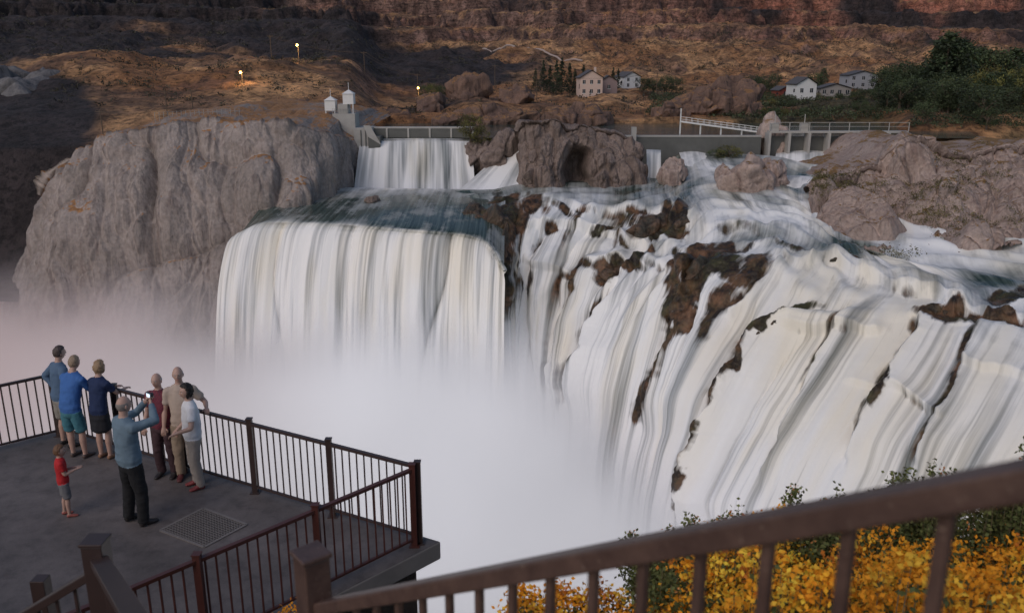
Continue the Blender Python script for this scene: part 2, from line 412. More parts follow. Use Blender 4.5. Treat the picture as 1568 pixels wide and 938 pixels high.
def rock(name,specs,mat,seed,sub=5,asp=.3):
    bm=bmesh.new()
    for k,(c0,r) in enumerate(specs):
        b2=bmesh.new();bmesh.ops.create_icosphere(b2,subdivisions=sub,radius=1)
        co=np.array([v.co[:] for v in b2.verts])
        nn=co.copy()
        rr=np.random.default_rng(seed*31+k)
        ext=np.full(len(co),1.25)
        for q in range(16):
            n_=rr.normal(size=3);n_/=np.linalg.norm(n_)
            dd_=rr.uniform(.68,1.0)
            dt=co@n_
            ext=np.where(dt>.05,np.minimum(ext,dd_/np.maximum(dt,.05)),ext)
        co=co*np.minimum(ext,1.25)[:,None]
        p=co*np.array(r)*1.05+np.array(c0)
        s=min(r)
        F1,F2,R=worley(p[:,0]*1.1/s,p[:,1]*1.1/s,p[:,2]*.7/s,seed+k)
        d=(np.sqrt(np.abs(vn(p[:,0]*1.1/s,p[:,1]*1.1/s,p[:,2]*asp/s,seed+k)))-.55)*s*.22+fbm(p[:,0]*2/s,p[:,1]*2/s,p[:,2]*1.4/s,5,seed+k+5)*s*.16+((R-.5)*ss(0,.2,F2-F1)*.4-.1*ss(.15,0,F2-F1))*s
        p=p+nn*d[:,None]
        for v,q in zip(b2.verts,p): v.co=q
        tm=bpy.data.meshes.new('t');b2.to_mesh(tm);bm.from_mesh(tm);bpy.data.meshes.remove(tm);b2.free()
    me=bpy.data.meshes.new(name);bm.to_mesh(me);bm.free();me.materials.append(mat)
    me.polygons.foreach_set('use_smooth',np.ones(len(me.polygons),bool))
    return link(bpy.data.objects.new(name,me))
def lump(x,yt,yb,D,wpx,depth=None):
    t=W(x,yt,D);b=W(x,yb,D);rz=(t[2]-b[2])/2;rx=wpx/1300*D/2*.98
    return ((t+b)/2-np.array([0,0,rz*.1]),(rx,depth or rx,rz*1.1))
Ac=[
[(788,200,178),(788,225,177),(788,260,176),(790,305,175)],
[(795,184,176),(796,225,174),(797,260,172),(800,305,171)],
[(825,180,175),(825,225,172),(828,260,170),(830,305,169)],
[(855,182,175),(856,222,172),(858,260,170),(860,305,169)],
[(875,192,176),(873,218,173),(872,260,171),(872,305,170)],
[(890,188,177),(888,222,174),(888,262,172),(888,305,171)],
[(910,192,177),(910,225,173),(908,260,171),(908,305,170)],
[(945,198,177),(945,228,172),(945,260,170),(945,305,169)],
[(970,214,177),(972,235,173),(975,262,171),(975,305,170)],
[(990,240,178),(992,252,177),(994,268,176),(996,305,175)]]
Pa=cliff(Ac,360,260,[(0,1,-.1),(0,6,-1.2),(0,12,-8)],1.3,.26,71,boul=1.0,fl=1.0,zst=.25,blk=((.8,1.3),(2.2,.4)),bz=.5,ew=.22)
ca=W(884,258,171)
e=np.exp(-((Pa[...,0]-ca[0]-.4*np.sin(Pa[...,2]))/2.3)**4-((Pa[...,2]-(ca[2]-.6))/3.9)**4)
Pa[...,1]+=9*e*(Pa[...,1]<175)
grid_obj('arch_rock',Pa,M_darkrock)
rock('river_boulder',[lump(1032,236,286,172,48,3)],M_outcrop,15,5)
rock('river_boulder',[lump(1140,246,308,160,80,5),lump(1176,240,300,163,44,4),lump(1112,255,300,162,34,4)],M_outcrop,25,5)
rock('river_boulder',[lump(762,200,262,186,62,5),lump(732,215,255,188,44,4)],M_darkrock,35,5)
rock('river_boulder',[lump(570,300,312,163,26,1.6)],M_darkrock,36,4)
rock('grey_crag',[lump(60,118,215,262,150,16),lump(120,150,212,255,90,12),lump(15,100,200,270,90,14),lump(70,190,260,235,120,9)],M_greyrock,55,6)
rock('river_boulder',[lump(1180,185,245,196,34,3),lump(1190,200,250,194,30,3)],M_outcrop,75,4)
rock('lava_knoll',[lump(1100,120,200,262,110,9),lump(1060,145,190,258,80,7),lump(1140,150,195,258,60,7),lump(1025,155,190,250,50,6)],M_knoll,85,6)
rock('lava_knoll',[lump(880,160,212,236,120,7),lump(760,160,205,240,110,6),lump(700,170,200,240,60,5)],M_knoll,88,6)
rock('lava_knoll',[lump(470,150,205,232,120,8),lump(590,160,200,250,90,6),lump(420,165,205,225,70,6)],M_knoll,98,6)
rock('lava_knoll',[lump(715,118,165,290,70,8),lump(790,128,165,285,60,6),lump(660,140,180,262,50,5)],M_knoll,108,5)
# wet ledges standing in the cascades
rock('wet_ledge',[lump(1078,398,470,122,80,2.6),lump(1120,392,440,121,70,2.2),lump(1055,440,520,121,34,2.2)],M_wet,201,5)
rock('wet_ledge',[lump(1205,482,514,105.2,84,2.0),lump(1160,498,548,104.6,46,2.2),lump(1137,535,605,103.6,32,2.2)],M_wet,202,5)
rock('wet_ledge',[lump(1108,585,650,102.6,30,2.1),lump(1085,640,705,102,30,2.2),lump(1056,700,790,102,36,2.6)],M_wet,203,5)
rock('wet_ledge',[lump(954,408,432,137.2,58,2)],M_wet,204,5)
rock('wet_ledge',[lump(1445,476,514,95.2,78,2.0),lump(1520,486,514,93.2,96,1.9)],M_wet,205,5)
rock('wet_ledge',[lump(1000,332,372,145,66,2),lump(1042,326,384,142.5,28,2)],M_wet,206,5)
rock('wet_ledge',[lump(1358,570,640,92.5,20,1.3),lump(1030,520,590,118.5,18,1.5)],M_wet,207,4)
rock('wet_ledge',[lump(752,318,372,150,60,4),lump(722,316,340,154,40,3),lump(770,350,430,146,22,2.5)],M_wet,208,5)
rock('wet_ledge',[lump(1545,452,475,100,56,1.8),lump(1300,392,404,114.5,60,1.2),lump(862,318,340,154,34,1.6),lump(815,308,332,158,36,2),lump(1500,372,398,119,60,2.5)],M_wet,209,5)

# ================================================================= FALLS
ROCKS=[(765,340,34,34,0,1),(768,400,9,50,0,.8),(722,326,34,10,-.2,.8),(815,318,26,14,.2,.7),(862,328,22,9,.3,.6),(1000,348,44,20,.2,.62),(1042,350,16,28,0,.85),(925,358,24,9,-.4,.5),(952,419,36,11,-.15,1.3),
(1083,414,46,26,-.4,1.2),(1056,465,14,52,.3,1.1),(1145,425,36,18,-.5,.7),(1105,475,14,50,.4,.55),(1190,503,60,10,-.42,1.3),(1140,560,12,40,.3,1.2),(1108,610,9,34,.45,1.1),(1080,665,11,45,.35,1.1),(1054,745,14,50,.3,1.1),
(1358,600,10,36,.35,1.0),(1445,492,42,13,.1,1.1),(1520,498,55,11,.1,1.1),(1545,462,34,11,0,.9),(1130,385,40,6,-.1,.6),(1210,385,40,5,.1,.5)]
EDGES=[([(1243,484),(1190,500),(1150,525),(1130,570),(1105,620),(1083,665),(1060,720),(1048,790)],3.2,1.35,70),
([(1045,398),(1045,440),(1040,480),(1028,530),(1005,590),(985,640)],2.2,1.05,60),
([(905,398),(893,430),(868,480),(850,540),(838,600)],1.8,.5,45),
([(972,405),(952,440),(915,500),(885,560),(868,620)],1.8,.75,50),
([(1412,486),(1395,530),(1365,580),(1335,640),(1300,700)],2.0,.8,60),
([(772,330),(772,400),(776,480)],1.2,1.0,30),
([(1192,398),(1172,430),(1150,450),(1120,480)],1.6,.9,40),
([(1500,500),(1480,560),(1450,620),(1400,700)],1.6,.5,60),
([(1300,470),(1262,540),(1215,640),(1170,730)],1.3,.35,60),
([(1022,318),(1020,350),(1018,385)],1.3,.9,25),([(905,318),(890,345),(868,380)],1.0,.7,25),([(845,318),(830,350),(818,395),(812,450)],1.0,.6,25),([(960,322),(950,350),(940,385)],.9,.7,20),([(800,320),(792,360),(788,420),(786,480)],.8,.6,18)]
SHELVES=[([(785,320),(850,312),(905,318),(960,322),(1060,328)],.9,.7),([(795,352),(880,350),(940,366),(1000,386),(1065,394)],1.3,.8),([(890,398),(960,405),(1045,402)],1.5,.7),
([(1170,396),(1260,406),(1330,420),(1400,442),(1480,468)],1.6,.5),([(1080,345),(1150,350),(1240,362)],.9,.4),([(1395,482),(1480,486),(1600,497)],1.7,.8),
([(1205,508),(1280,500),(1360,512)],1.1,.35),([(1470,558),(1530,566),(1620,585)],1.2,.5),([(800,400),(850,410),(900,430)],1.0,.5),([(1300,585),(1380,600),(1450,640)],.9,.3)]
def rockmask(ch):
    x=ch[...,0];y=ch[...,1];m=np.zeros(x.shape)
    wx=x+22*fbm(x*.03,y*.03,0,5,61);wy=y+20*fbm(x*.03,y*.03,5,5,62)
    for (cx,cy,rx,ry,an,st) in ROCKS:
        dx=wx-cx;dy=wy-cy;c_,s_=math.cos(an),math.sin(an)
        a=(dx*c_+dy*s_)/rx;b=(-dx*s_+dy*c_)/ry
        m=np.maximum(m,st*ss(1.6,.4,np.sqrt(a*a+b*b)))
    off=np.zeros(x.shape)
    for pl_,A,rk,wd in EDGES:
        ys=[p[1] for p in pl_];xs=[p[0] for p in pl_]
        xe=np.interp(y,ys,xs)+9*fbm(y*.035,0*y+xs[0],0,4,66)
        g=ss(ys[0]-8,ys[0]+14,y)*ss(ys[-1]+30,ys[-1]-30,y)
        s=x-xe
        off+=A*g*ss(-5,7,s)*np.exp(-np.maximum(s,0)/wd)
        nz=.55+.9*fbm(x*.05,y*.022,3,4,67)
        m=np.maximum(m,rk*g*np.exp(-((s+4)/(8+5*rk))**2)*np.clip(nz+.4,0,1.3))
    for q,(pl_,A,rk) in enumerate(SHELVES):
        xs=[p[0] for p in pl_];ys=[p[1] for p in pl_]
        ye=np.interp(x,xs,ys)+13*fbm(x*.022,0*x+ys[0],0,4,68+q)
        g=ss(xs[0]-10,xs[0]+18,x)*ss(xs[-1]+10,xs[-1]-18,x)*(.55+.45*ss(-.4,.2,fbm(x*.03,0*x+q,0,2,90)))
        s=y-ye
        off+=A*g*np.exp(-np.maximum(-s,0)/22)*ss(11,-1,s)
        m=np.maximum(m,rk*g*np.exp(-((s-9)/6.5)**2)*ss(-.1,.35,fbm(x*.045,y*.02,7,3,69+q)))
    return m,off
def falls(name,C,nu,nv,foamfn,disp=1.0,seed=0,ledge=.8,rocks=True,fadez=(-44,-60),lobe=1.0):
    P,ch=loft(C,nu,nv);uv=flowuv(P);nr=normals(P)
    if nr[nu//2,nv//2,1]>0: nr=-nr
    m,off=rockmask(ch) if rocks else (np.zeros(P.shape[:2]),0)
    dz=np.gradient(P[...,2],axis=1);dh=np.hypot(np.gradient(P[...,0],axis=1),np.gradient(P[...,1],axis=1))
    sl=np.clip(-dz/(dh+1e-6),0,6)
    st=ss(.2,1.5,sl)
    u=uv[...,0];v=uv[...,1]
    d=fbm(u*.32,v*.02,0,3,seed)*.7*st+fbm(u*1.1,v*.035,0,3,seed+3)*.15*st
    lb=(np.sqrt(np.abs(vn(u*.14+.5*vn(u*.05,v*.05,0,seed+21),v*.02,0,seed+20)))-.55)
    d+=lobe*lb*2.2*st
    lw=np.interp(ch[...,1],[280,330,440,520],[.3,1,.8,.1])
    fr=.5+.5*np.sin(2*math.pi*(v*.13+1.3*fbm(u*.07,v*.02,0,3,seed+8)))
    d+=ledge*lw*(fr**2*.9+fbm(u*.22,v*.16,0,3,seed+9)*1.0)
    d+=m*(.1+1.6*fbm(P[...,0]*.35,P[...,1]*.35,P[...,2]*.35,5,seed+12))
    P=P+nr*((d+off)*disp)[...,None]
    foam=foamfn(ch,sl,u,v)
    thin_shade=ss(-.05,-.5,lb)*st*.7  # shade of the recesses between lobes, painted into the water colour
    if rocks: thin_shade=np.maximum(thin_shade,ss(-.15,-.6,fbm(u*.12,v*.03,4,3,seed+33))*.8*st)
    m=np.maximum(m,.42*thin_shade*ss(-.1,.3,fbm(u*.3,v*.06,0,3,seed+31))*np.clip(lw+.2,0,1)) if rocks else m  # recess shade also raises the rock colour mask
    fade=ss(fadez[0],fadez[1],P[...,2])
    return grid_obj(name,P,M_water,{'foam':foam,'rock':m,'fade':fade,'thin_shade':thin_shade,'steep':ss(.15,.9,sl)},uv=uv)
F=[
[(695,292,176),(702,302,170),(712,312,165),(733,338,154),(745,365,149.5),(750,400,147.5),(755,470,145.5),(760,560,143.5),(764,650,142),(768,735,141)],
[(735,292,172),(742,302,166),(748,312,161),(757,335,150),(765,360,146),(770,400,144),(775,470,142),(780,560,140),(785,650,139),(790,735,138)],
[(815,280,176),(815,288,172),(815,296,168),(808,315,156),(800,340,151),(795,380,148),(790,450,145),(790,540,142),(795,640,139),(800,740,137)],
[(870,278,178),(870,285,174),(870,292,170),(875,312,156),(855,350,150),(840,390,146),(828,450,143),(820,540,140),(820,640,137),(825,745,135)],
[(925,278,178),(922,285,174),(920,292,170),(915,318,154),(900,350,149),(880,400,144),(865,450,141),(850,540,138),(845,650,135),(845,760,132)],
[(975,275,178),(972,283,173),(970,292,168),(970,322,152),(950,365,147),(930,405,140),(905,460,136),(880,550,132),(868,660,130),(865,775,127)],
[(1010,262,182),(1018,282,172),(1020,300,162),(1030,330,147),(1010,380,141),(985,415,134),(950,480,129),(915,570,125),(900,690,123),(900,795,121)],
[(1045,235,192),(1055,268,176),(1060,300,158),(1085,335,142),(1085,375,133),(1045,405,126),(1005,480,122),(975,580,119),(950,700,117),(940,815,115)],
[(1065,230,194),(1085,262,176),(1100,295,158),(1140,335,140),(1130,370,130),(1085,400,124),(1045,480,119),(1010,590,116),(975,720,114),(960,830,112)],
[(1110,235,190),(1130,270,170),(1150,300,154),(1200,345,134),(1180,385,122),(1130,415,117),(1085,500,113),(1040,610,110),(1005,740,109),(990,850,107)],
[(1190,240,185),(1185,280,162),(1200,305,150),(1240,350,130),(1215,395,118),(1180,440,112),(1130,520,108),(1075,620,105),(1030,740,104),(1010,860,103)],
[(1235,250,178),(1225,282,160),(1230,320,144),(1275,365,126),(1270,405,115),(1235,450,108),(1185,540,103),(1130,640,100),(1075,760,98),(1050,870,97)],
[(1270,255,172),(1265,300,148),(1260,350,131),(1310,385,119),(1330,425,109),(1300,470,103),(1250,560,98),(1190,660,95),(1130,780,93),(1100,890,92)],
[(1300,262,168),(1300,330,138),(1300,380,122),(1360,405,113),(1390,445,103),(1370,490,98),(1320,580,93),(1260,680,90),(1200,800,88),(1165,915,87)],
[(1370,270,162),(1370,350,130),(1370,395,116),(1440,425,107),(1460,465,98),(1440,510,93),(1390,600,88),(1330,700,85),(1270,820,83),(1235,940,82)],
[(1450,280,155),(1450,360,126),(1450,400,113),(1510,440,102),(1530,485,93),(1510,530,88),(1465,620,83),(1400,720,80),(1345,840,78),(1310,960,77)],
[(1530,290,150),(1535,355,128),(1530,385,117),(1590,440,101),(1610,490,91),(1595,540,85),(1545,640,79),(1485,745,76),(1430,870,74),(1400,990,73)],
[(1620,295,148),(1625,340,134),(1620,370,122),(1700,440,100),(1720,500,89),(1700,560,82),(1650,670,76),(1590,780,73),(1540,900,71),(1500,1020,70)],
[(1800,300,146),(1800,345,132),(1800,370,120),(1900,440,98),(1950,510,85),(1930,580,78),(1900,690,73),(1850,800,70),(1800,930,68),(1760,1050,67)]]
def foamF(ch,sl,u,v):
    x,y=ch[...,0],ch[...,1]
    base=np.interp(y,[275,300,330,400,470],[.1,.22,.6,.85,.97])
    base=base+.5*ss(.15,.6,sl)+.5*fbm(u*.10,v*.06,0,5,91)+.32*ss(1020,1080,x)*ss(400,330,y)
    base=base-.9*np.exp(-((x-1285)/60)**2-((y-385)/20)**2)-.6*np.exp(-((x-1500)/90)**2-((y-435)/18)**2)-.4*np.exp(-((x-1180)/50)**2-((y-365)/12)**2)
    return np.clip(base,0,1)
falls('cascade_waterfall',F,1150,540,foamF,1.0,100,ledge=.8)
LIP=[(372,352,152),(405,336,151.5),(450,334,151),(510,336,149),(570,340,147),(630,345,145),(685,349,143.5),(725,354,142),(752,368,139),(772,402,136)]
C=[]
def chart(p):
    dep=p[1]*CP-p[2]*SP;up=p[1]*SP+p[2]*CP
    return (784+1300*p[0]/dep,469-1300*up/dep,p[1])
for i,(x,y,D) in enumerate(LIP):
    t=i/(len(LIP)-1)
    upx=445+(x-372)/(772-372)*330;
    w=W(x,y,D);col=[(upx,285+7*t,182-8*t),( (upx+x)/2,(308+6*t),165-8*t)]
    fx=-1.0+.9*t
    for (o,dz) in ((0,0),(1.8,-1.2),(3.0,-4),(4.4,-11),(5.6,-22),(6.6,-34),(7.4,-47)):
        q=w+np.array([fx*o*.9,-o,dz]);col.append(chart(q))
    C.append(col)
def foamA(ch,sl,u,v):
    j=np.linspace(0,8,ch.shape[1])[None,:]+0*ch[...,0]
    return np.clip(np.interp(j,[0,.35,.8,1.7,2.1,2.5,3.2,4],[.85,.55,.05,.0,.12,.45,.9,1.0])+.5*fbm(u*.10,v*.10,0,4,93)*ss(2.6,1.2,j),0,1)
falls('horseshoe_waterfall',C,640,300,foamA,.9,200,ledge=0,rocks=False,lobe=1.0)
def curtain(name,top,bot,nu,nv,seed,foam=1.0):
    C=[]
    for a,b in zip(top,bot):
        m1=tuple(a[k]*.85+b[k]*.15-(0,0,.8)[k] for k in range(3));m2=tuple(a[k]*.45+b[k]*.55-(0,0,.5)[k] for k in range(3))
        C.append([(a[0],a[1]-3,a[2]+3),a,m1,m2,b])
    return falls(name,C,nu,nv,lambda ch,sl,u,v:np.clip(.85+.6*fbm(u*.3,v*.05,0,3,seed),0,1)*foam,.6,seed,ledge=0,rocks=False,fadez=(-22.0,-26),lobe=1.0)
curtain('upper_waterfall',[(552,217,191),(600,215,191),(660,214,191),(722,216,191)],[(544,290,183),(600,295,180),(660,296,179),(728,294,180)],260,90,301)
curtain('upper_waterfall',[(765,236,188),(800,228,186),(830,226,186)],[(690,302,176),(755,306,172),(815,308,168)],200,100,302)
curtain('upper_waterfall',[(990,232,182),(1000,232,182),(1012,233,182)],[(990,284,176),(1000,284,176),(1012,284,175)],60,60,303)
curtain('upper_waterfall',[(1188,236,190),(1230,232,190),(1270,234,190),(1315,236,188)],[(1185,254,186),(1230,256,184),(1270,258,183),(1315,256,183)],160,40,304)
curtain('upper_waterfall',[(1195,272,165),(1225,272,163),(1258,275,160)],[(1170,332,149),(1205,339,146),(1245,337,146)],140,80,305)
curtain('upper_waterfall',[(1040,234,190),(1062,232,190),(1086,236,190)],[(1060,288,172),(1078,290,170),(1100,286,170)],120,80,306)
def sheet(name,pts,z,mat):
    me=bpy.data.meshes.new(name);me.from_pydata([(p[0],p[1],z) for p in pts],[],[list(range(len(pts)))]);me.materials.append(mat)
    return link(bpy.data.objects.new(name,me))
sheet('upper_pool_water',[(-47,162),(-6,158),(3,168),(50,172),(50,188),(-50,192)],-25.6,M_pool)
sheet('reservoir_water',[(-34,193),(105,191.5),(118,230),(120,262),(-60,262)],-15.6,M_pond)
sheet('river_below',[(-400,20),(120,20),(120,190),(-400,260)],-72,M_lower)

# ================================================================= MIST
m,nt,b,o=newmat('mist_volume');nt.nodes.remove(b)
tc=nt.nodes.new('ShaderNodeNewGeometry').outputs['Position']
sx=nt.nodes.new('ShaderNodeSeparateXYZ');nt.links.new(tc,sx.inputs[0])
nf=noise(nt,.03,tc,2,.5)
rgt=nt.nodes.new('ShaderNodeMapRange');rgt.interpolation_type='SMOOTHSTEP'
for i,vv in zip((1,2,3,4),(-10,38,-37,-54)): rgt.inputs[i].default_value=vv
nt.links.new(sx.outputs[0],rgt.inputs[0])
top=math_(nt,'ADD',rgt.outputs[0],math_(nt,'MULTIPLY',math_(nt,'SUBTRACT',nf,.5),24))
dd=math_(nt,'DIVIDE',math_(nt,'SUBTRACT',top,sx.outputs[2]),18,clamp=True)
dens=math_(nt,'MULTIPLY',math_(nt,'POWER',dd,1.8),.16)
vs=nt.nodes.new('ShaderNodeVolumeScatter');vs.inputs['Color'].default_value=(.93,.93,.96,1);nt.links.new(dens,vs.inputs['Density'])
em=nt.nodes.new('ShaderNodeEmission');  # added glow in step with density, for light scattered repeatedly inside the mist
xm=nt.nodes.new('ShaderNodeMapRange');xm.inputs[1].default_value=-80;xm.inputs[2].default_value=-22;nt.links.new(sx.outputs[0],xm.inputs[0])
nt.links.new(mixc(nt,xm.outputs[0],(.44,.30,.29),(.84,.82,.90)),em.inputs[0])
nt.links.new(math_(nt,'MULTIPLY',dens,math_(nt,'MULTIPLY_ADD',nf,.40,.08)),em.inputs[1])
ad=nt.nodes.new('ShaderNodeAddShader');nt.links.new(vs.outputs[0],ad.inputs[0]);nt.links.new(em.outputs[0],ad.inputs[1])
nt.links.new(ad.outputs[0],o.inputs['Volume'])
try: m.cycles.volume_step_rate=2.0
except Exception as e_: pass
mb=MB();mb.aab(-230,58,45,180,-71.5,-31)
mb.obj('waterfall_mist',[m])

# ================================================================= STRUCTURES
M_conc=simple('concrete',(.42,.40,.37),.85,.2,.8,bmp=.02)
M_dconc=simple('wet_concrete',(.12,.12,.11),.6,.3,.6)
M_white=simple('white_paint',(.75,.74,.72),.6,.08,2)
M_beige=simple('stucco_wall',(.66,.50,.42),.8,.1,1)
M_roof=simple('roof_shingles',(.10,.095,.10),.85,.3,3)
M_win=simple('window_glass',(.03,.035,.045),.15,.2,1)
M_steel=simple('galvanised_steel',(.32,.31,.30),.5,.15,3,metal=.3)
M_wood=simple('weathered_wood',(.12,.085,.06),.85,.3,2)
M_rail=simple('railing_metal',(.055,.034,.03),.42,.3,6)
M_railred=simple('railing_red_metal',(.09,.03,.024),.45,.3,6)
M_lit=simple('lamp_glow',(1,.7,.3),.5,0,1,emit=((1,.50,.12),3.0))
def gz(x,y,): return float(hT(x,y))
def at(bx,D):
    X=(bx-784)/1339.0*D
    return X,D,gz(X,D)
def house(bx,D,w,d,h,rh,wall,rz=0,win=(3,2),dz=0,chim=False):
    x,y,z=at(bx,D)
    e=empty('house',(x,y,z-.4+dz),rz)
    b=MB();b.aab(-w/2,w/2,-d/2,d/2,-2,h);b.obj('walls',[wall],parent=e)
    r=MB();o_=.5
    for sgn in (1,-1):
        r.poly([(sgn*(w/2+o_),-d/2-o_,h-.25),(sgn*(w/2+o_),d/2+o_,h-.25),(0,d/2+o_,h+rh),(0,-d/2-o_,h+rh)][::sgn])
        r.poly([(sgn*(w/2+o_),-d/2-o_,h-.05),(sgn*(w/2+o_),d/2+o_,h-.05),(0,d/2+o_,h+rh+.22),(0,-d/2-o_,h+rh+.22)][::sgn])
    r.obj('roof',[M_roof],parent=e)
    g=MB()
    for yy_ in (-d/2+.003,d/2-.003): g.poly([(-w/2,yy_,h),(w/2,yy_,h),(0,yy_,h+rh)])
    g.obj('gables',[wall],parent=e)
    q=MB()
    for i in range(win[0]):
        for j in range(win[1]):
            cx=-w/2+w*(i+.5)/win[0];cz=h*(j+.55)/win[1]
            q.aab(cx-.55,cx+.55,-d/2-.04,-d/2+.1,cz-.75,cz+.65,0)
            q.aab(cx-.68,cx+.68,-d/2-.09,-d/2+.08,cz-.92,cz-.76,1)
            q.aab(cx-.04,cx+.04,-d/2-.07,-d/2+.08,cz-.75,cz+.65,1)
    q.aab(-w/2-.05,-w/2+.05,-d/4-.5,-d/4+.5,h*.4,h*.65,0)
    q.obj('windows',[M_win,M_white],parent=e)
    if chim:
        k=MB();k.aab(w*.2,w*.2+.8,-.4,.4,h,h+rh+1.2);k.obj('chimney',[M_beige],parent=e)
    return e
HS=[(902,335),(930,345),(960,372),(1226,300),(1274,318),(1312,352),(1196,318)]
house(902,335,8.5,9,6.8,2.6,M_beige,.1,(3,2),0.4,True)
house(930,345,6.5,9,4.6,2.0,simple('mauve_siding',(.30,.22,.21),.8),.0,(1,1),.7)
house(960,372,8.5,7,4.6,1.9,M_white,.5,(2,2),1.2)
house(1226,300,7,8,4.6,2.1,M_white,.15,(2,1),1.6)
house(1274,318,11,7,3.0,1.4,simple('grey_siding',(.33,.30,.28),.8),.0,(4,1),1.2)
house(1312,352,12,8,5.2,1.5,simple('blue_grey_siding',(.36,.37,.40),.8),.1,(3,2),1.2)
house(1196,318,5,5,2.6,1.2,simple('red_shed_paint',(.25,.06,.04),.8),.3,(1,1),.6)
d=MB();d.aab(-34,-8,190.9,193.4,-27,-15.9,1);d.aab(-34,-8.2,193.45,194.6,-17,-13.6,1);d.aab(-34,-8.2,193.3,194.8,-13.6,-13.25,0)
for i in range(6): d.aab(-33+i*4.8,-32.6+i*4.8,193.2,193.44,-15.8,-13.6,0)
d.obj('diversion_dam',[M_conc,M_dconc])
d=MB();d.aab(25,55,190.6,193.2,-24,-16.0,1);d.aab(25,55,190.2,190.6,-24,-15.2,1);d.aab(25,55,190.1,191.6,-15.2,-14.9,0);d.aab(26.2,27.2,188.8,190.05,-24,-13,0)
d.obj('diversion_dam',[M_conc,M_dconc])
e=empty('spillway_gates')
d=MB();x0,x1=56.5,87
d.aab(x0,x1,189.6,191.6,-14.3,-13.9,0)
for i in range(8):
    x=x0+i*(x1-x0)/7; d.aab(x-.25,x+.25,188.9,192,-20,-14.3,0); d.box((x,189.7,-13.9),(x,189.7,-12.0),.14)
d.aab(x0,x1,191.7,192.2,-20,-15.2,1)
d.box((x0,189.7,-12.05),(x1,189.7,-12.05),.1);d.box((x0,189.7,-12.9),(x1,189.7,-12.9),.07)
for xx in (57,63.5):
    d.aab(xx,xx+1.6,190,191.4,-13.9,-12.3,0);d.box((xx+.8,190.5,-12.3),(xx+.8,190.5,-10.3),.15)
d.obj('gate_structure',[M_conc,M_dconc],parent=e)
d=MB();a=Vector(W(1042,186,205));bb=Vector(W(1168,203,199))
d.box(a,bb,1.3,.3)
for i in range(15):
    p=a.lerp(bb,i/14)
    for s in (-.6,.6): d.box(p+Vector((0,s,0)),p+Vector((0,s,1.1)),.07)
for s in (-.6,.6):
    for hh in (.55,1.1): d.box(a+Vector((0,s,hh)),bb+Vector((0,s,hh)),.07)
for i in range(5):
    p=a.lerp(bb,i/4);d.box(p-Vector((0,0,4)),p,.3)
d.box(a+Vector((0,0,-1)),a+Vector((0,0,3)),.25)
d.obj('footbridge',[M_white])
e=empty('gatehouse',(0,0,0))
def PX(x,D): return (x-784)/1330.0*D
d=MB()
xa,xb=PX(512,192),PX(546,192)
d.aab(xa,xb,190,195,-24,-10.2,0);d.aab(xa+1.2,xb-1.6,190.4,194,-10.2,-8.2,0)
d.aab(PX(544,192),PX(570,192),189,196,-26,-13.2,0)
d.aab(PX(566,192),PX(584,192),188.5,196,-26,-15.0,1);d.poly([(PX(566,192),188.4,-15),(PX(586,192),188.4,-16.8),(PX(570,192),188.4,-12.6),(PX(560,192),188.4,-12.6)],0)
d.aab(PX(498,192),PX(514,192),191,194,-20,-11.6,0)
for xx in (PX(555,192),PX(562,192)): d.aab(xx-.1,xx+.1,188.8,188.95,-25,-13.6,1)
d.obj('piers',[M_conc,M_dconc],parent=e,bevel=.05)
for cx,cz in ((PX(508,192),-9.6),(PX(536,192),-8.2)):
    q=MB();q.aab(cx-1.15,cx+1.15,190.6,193,cz,cz+2.2);q.poly([(cx-1.3,190.4,cz+2.2),(cx+1.3,190.4,cz+2.2),(cx,191.8,cz+3.1)]);q.poly([(cx+1.3,190.4,cz+2.2),(cx+1.3,193.2,cz+2.2),(cx,191.8,cz+3.1)]);q.poly([(cx-1.3,193.2,cz+2.2),(cx-1.3,190.4,cz+2.2),(cx,191.8,cz+3.1)])
    q.box((cx,191.8,cz+3),(cx,191.8,cz+4.6),.09)
    for sx_ in (-1,1): q.box((cx+sx_,190.8,cz),(cx+sx_*.9,190.8,cz-2.4),.2)
    q.obj('cabin',[M_white],parent=e)
q=MB()
for i in range(9): q.box((xa+i*.6,190.1,-10.2),(xa+i*.6,190.1,-9.2),.06)
q.box((xa,190.1,-9.2),(xb,190.1,-9.2),.06);q.obj('handrail',[M_steel],parent=e)
def pole(bx,D,h,cross=True):
    x,y,z=at(bx,D);b=MB();b.tube([(x,y,z-1),(x,y,z+h)],[.16,.11])
    if cross:
        b.box((x-1.1,y,z+h-.5),(x+1.1,y,z+h-.5),.13)
        for k in (-1,-.4,.4,1): b.box((x+k,y,z+h-.45),(x+k,y,z+h-.15),.08)
    b.obj('utility_pole',[M_wood]);return (x,y,z+h-.3)
tops=[]
for bx,D,h in ((253,215,7),(293,218,6.5),(420,330,9),(560,340,9),(640,330,9),(690,345,9),(758,350,10),(822,320,9),(1005,330,9),(1188,330,9),(1258,340,9),(150,200,7)):
    tops.append(pole(bx,D,h))
b=MB()
for p,q in zip(tops[2:-1],tops[3:-1]):
    p,q=Vector(p),Vector(q)
    for k in (-.9,.9):
        pts=[p.lerp(q,t/8)+Vector((k,0,-1.6*(1-(2*t/8-1)**2))) for t in range(9)]
        b.tube(pts,[.035]*9,4)
b.obj('power_line',[M_wood])
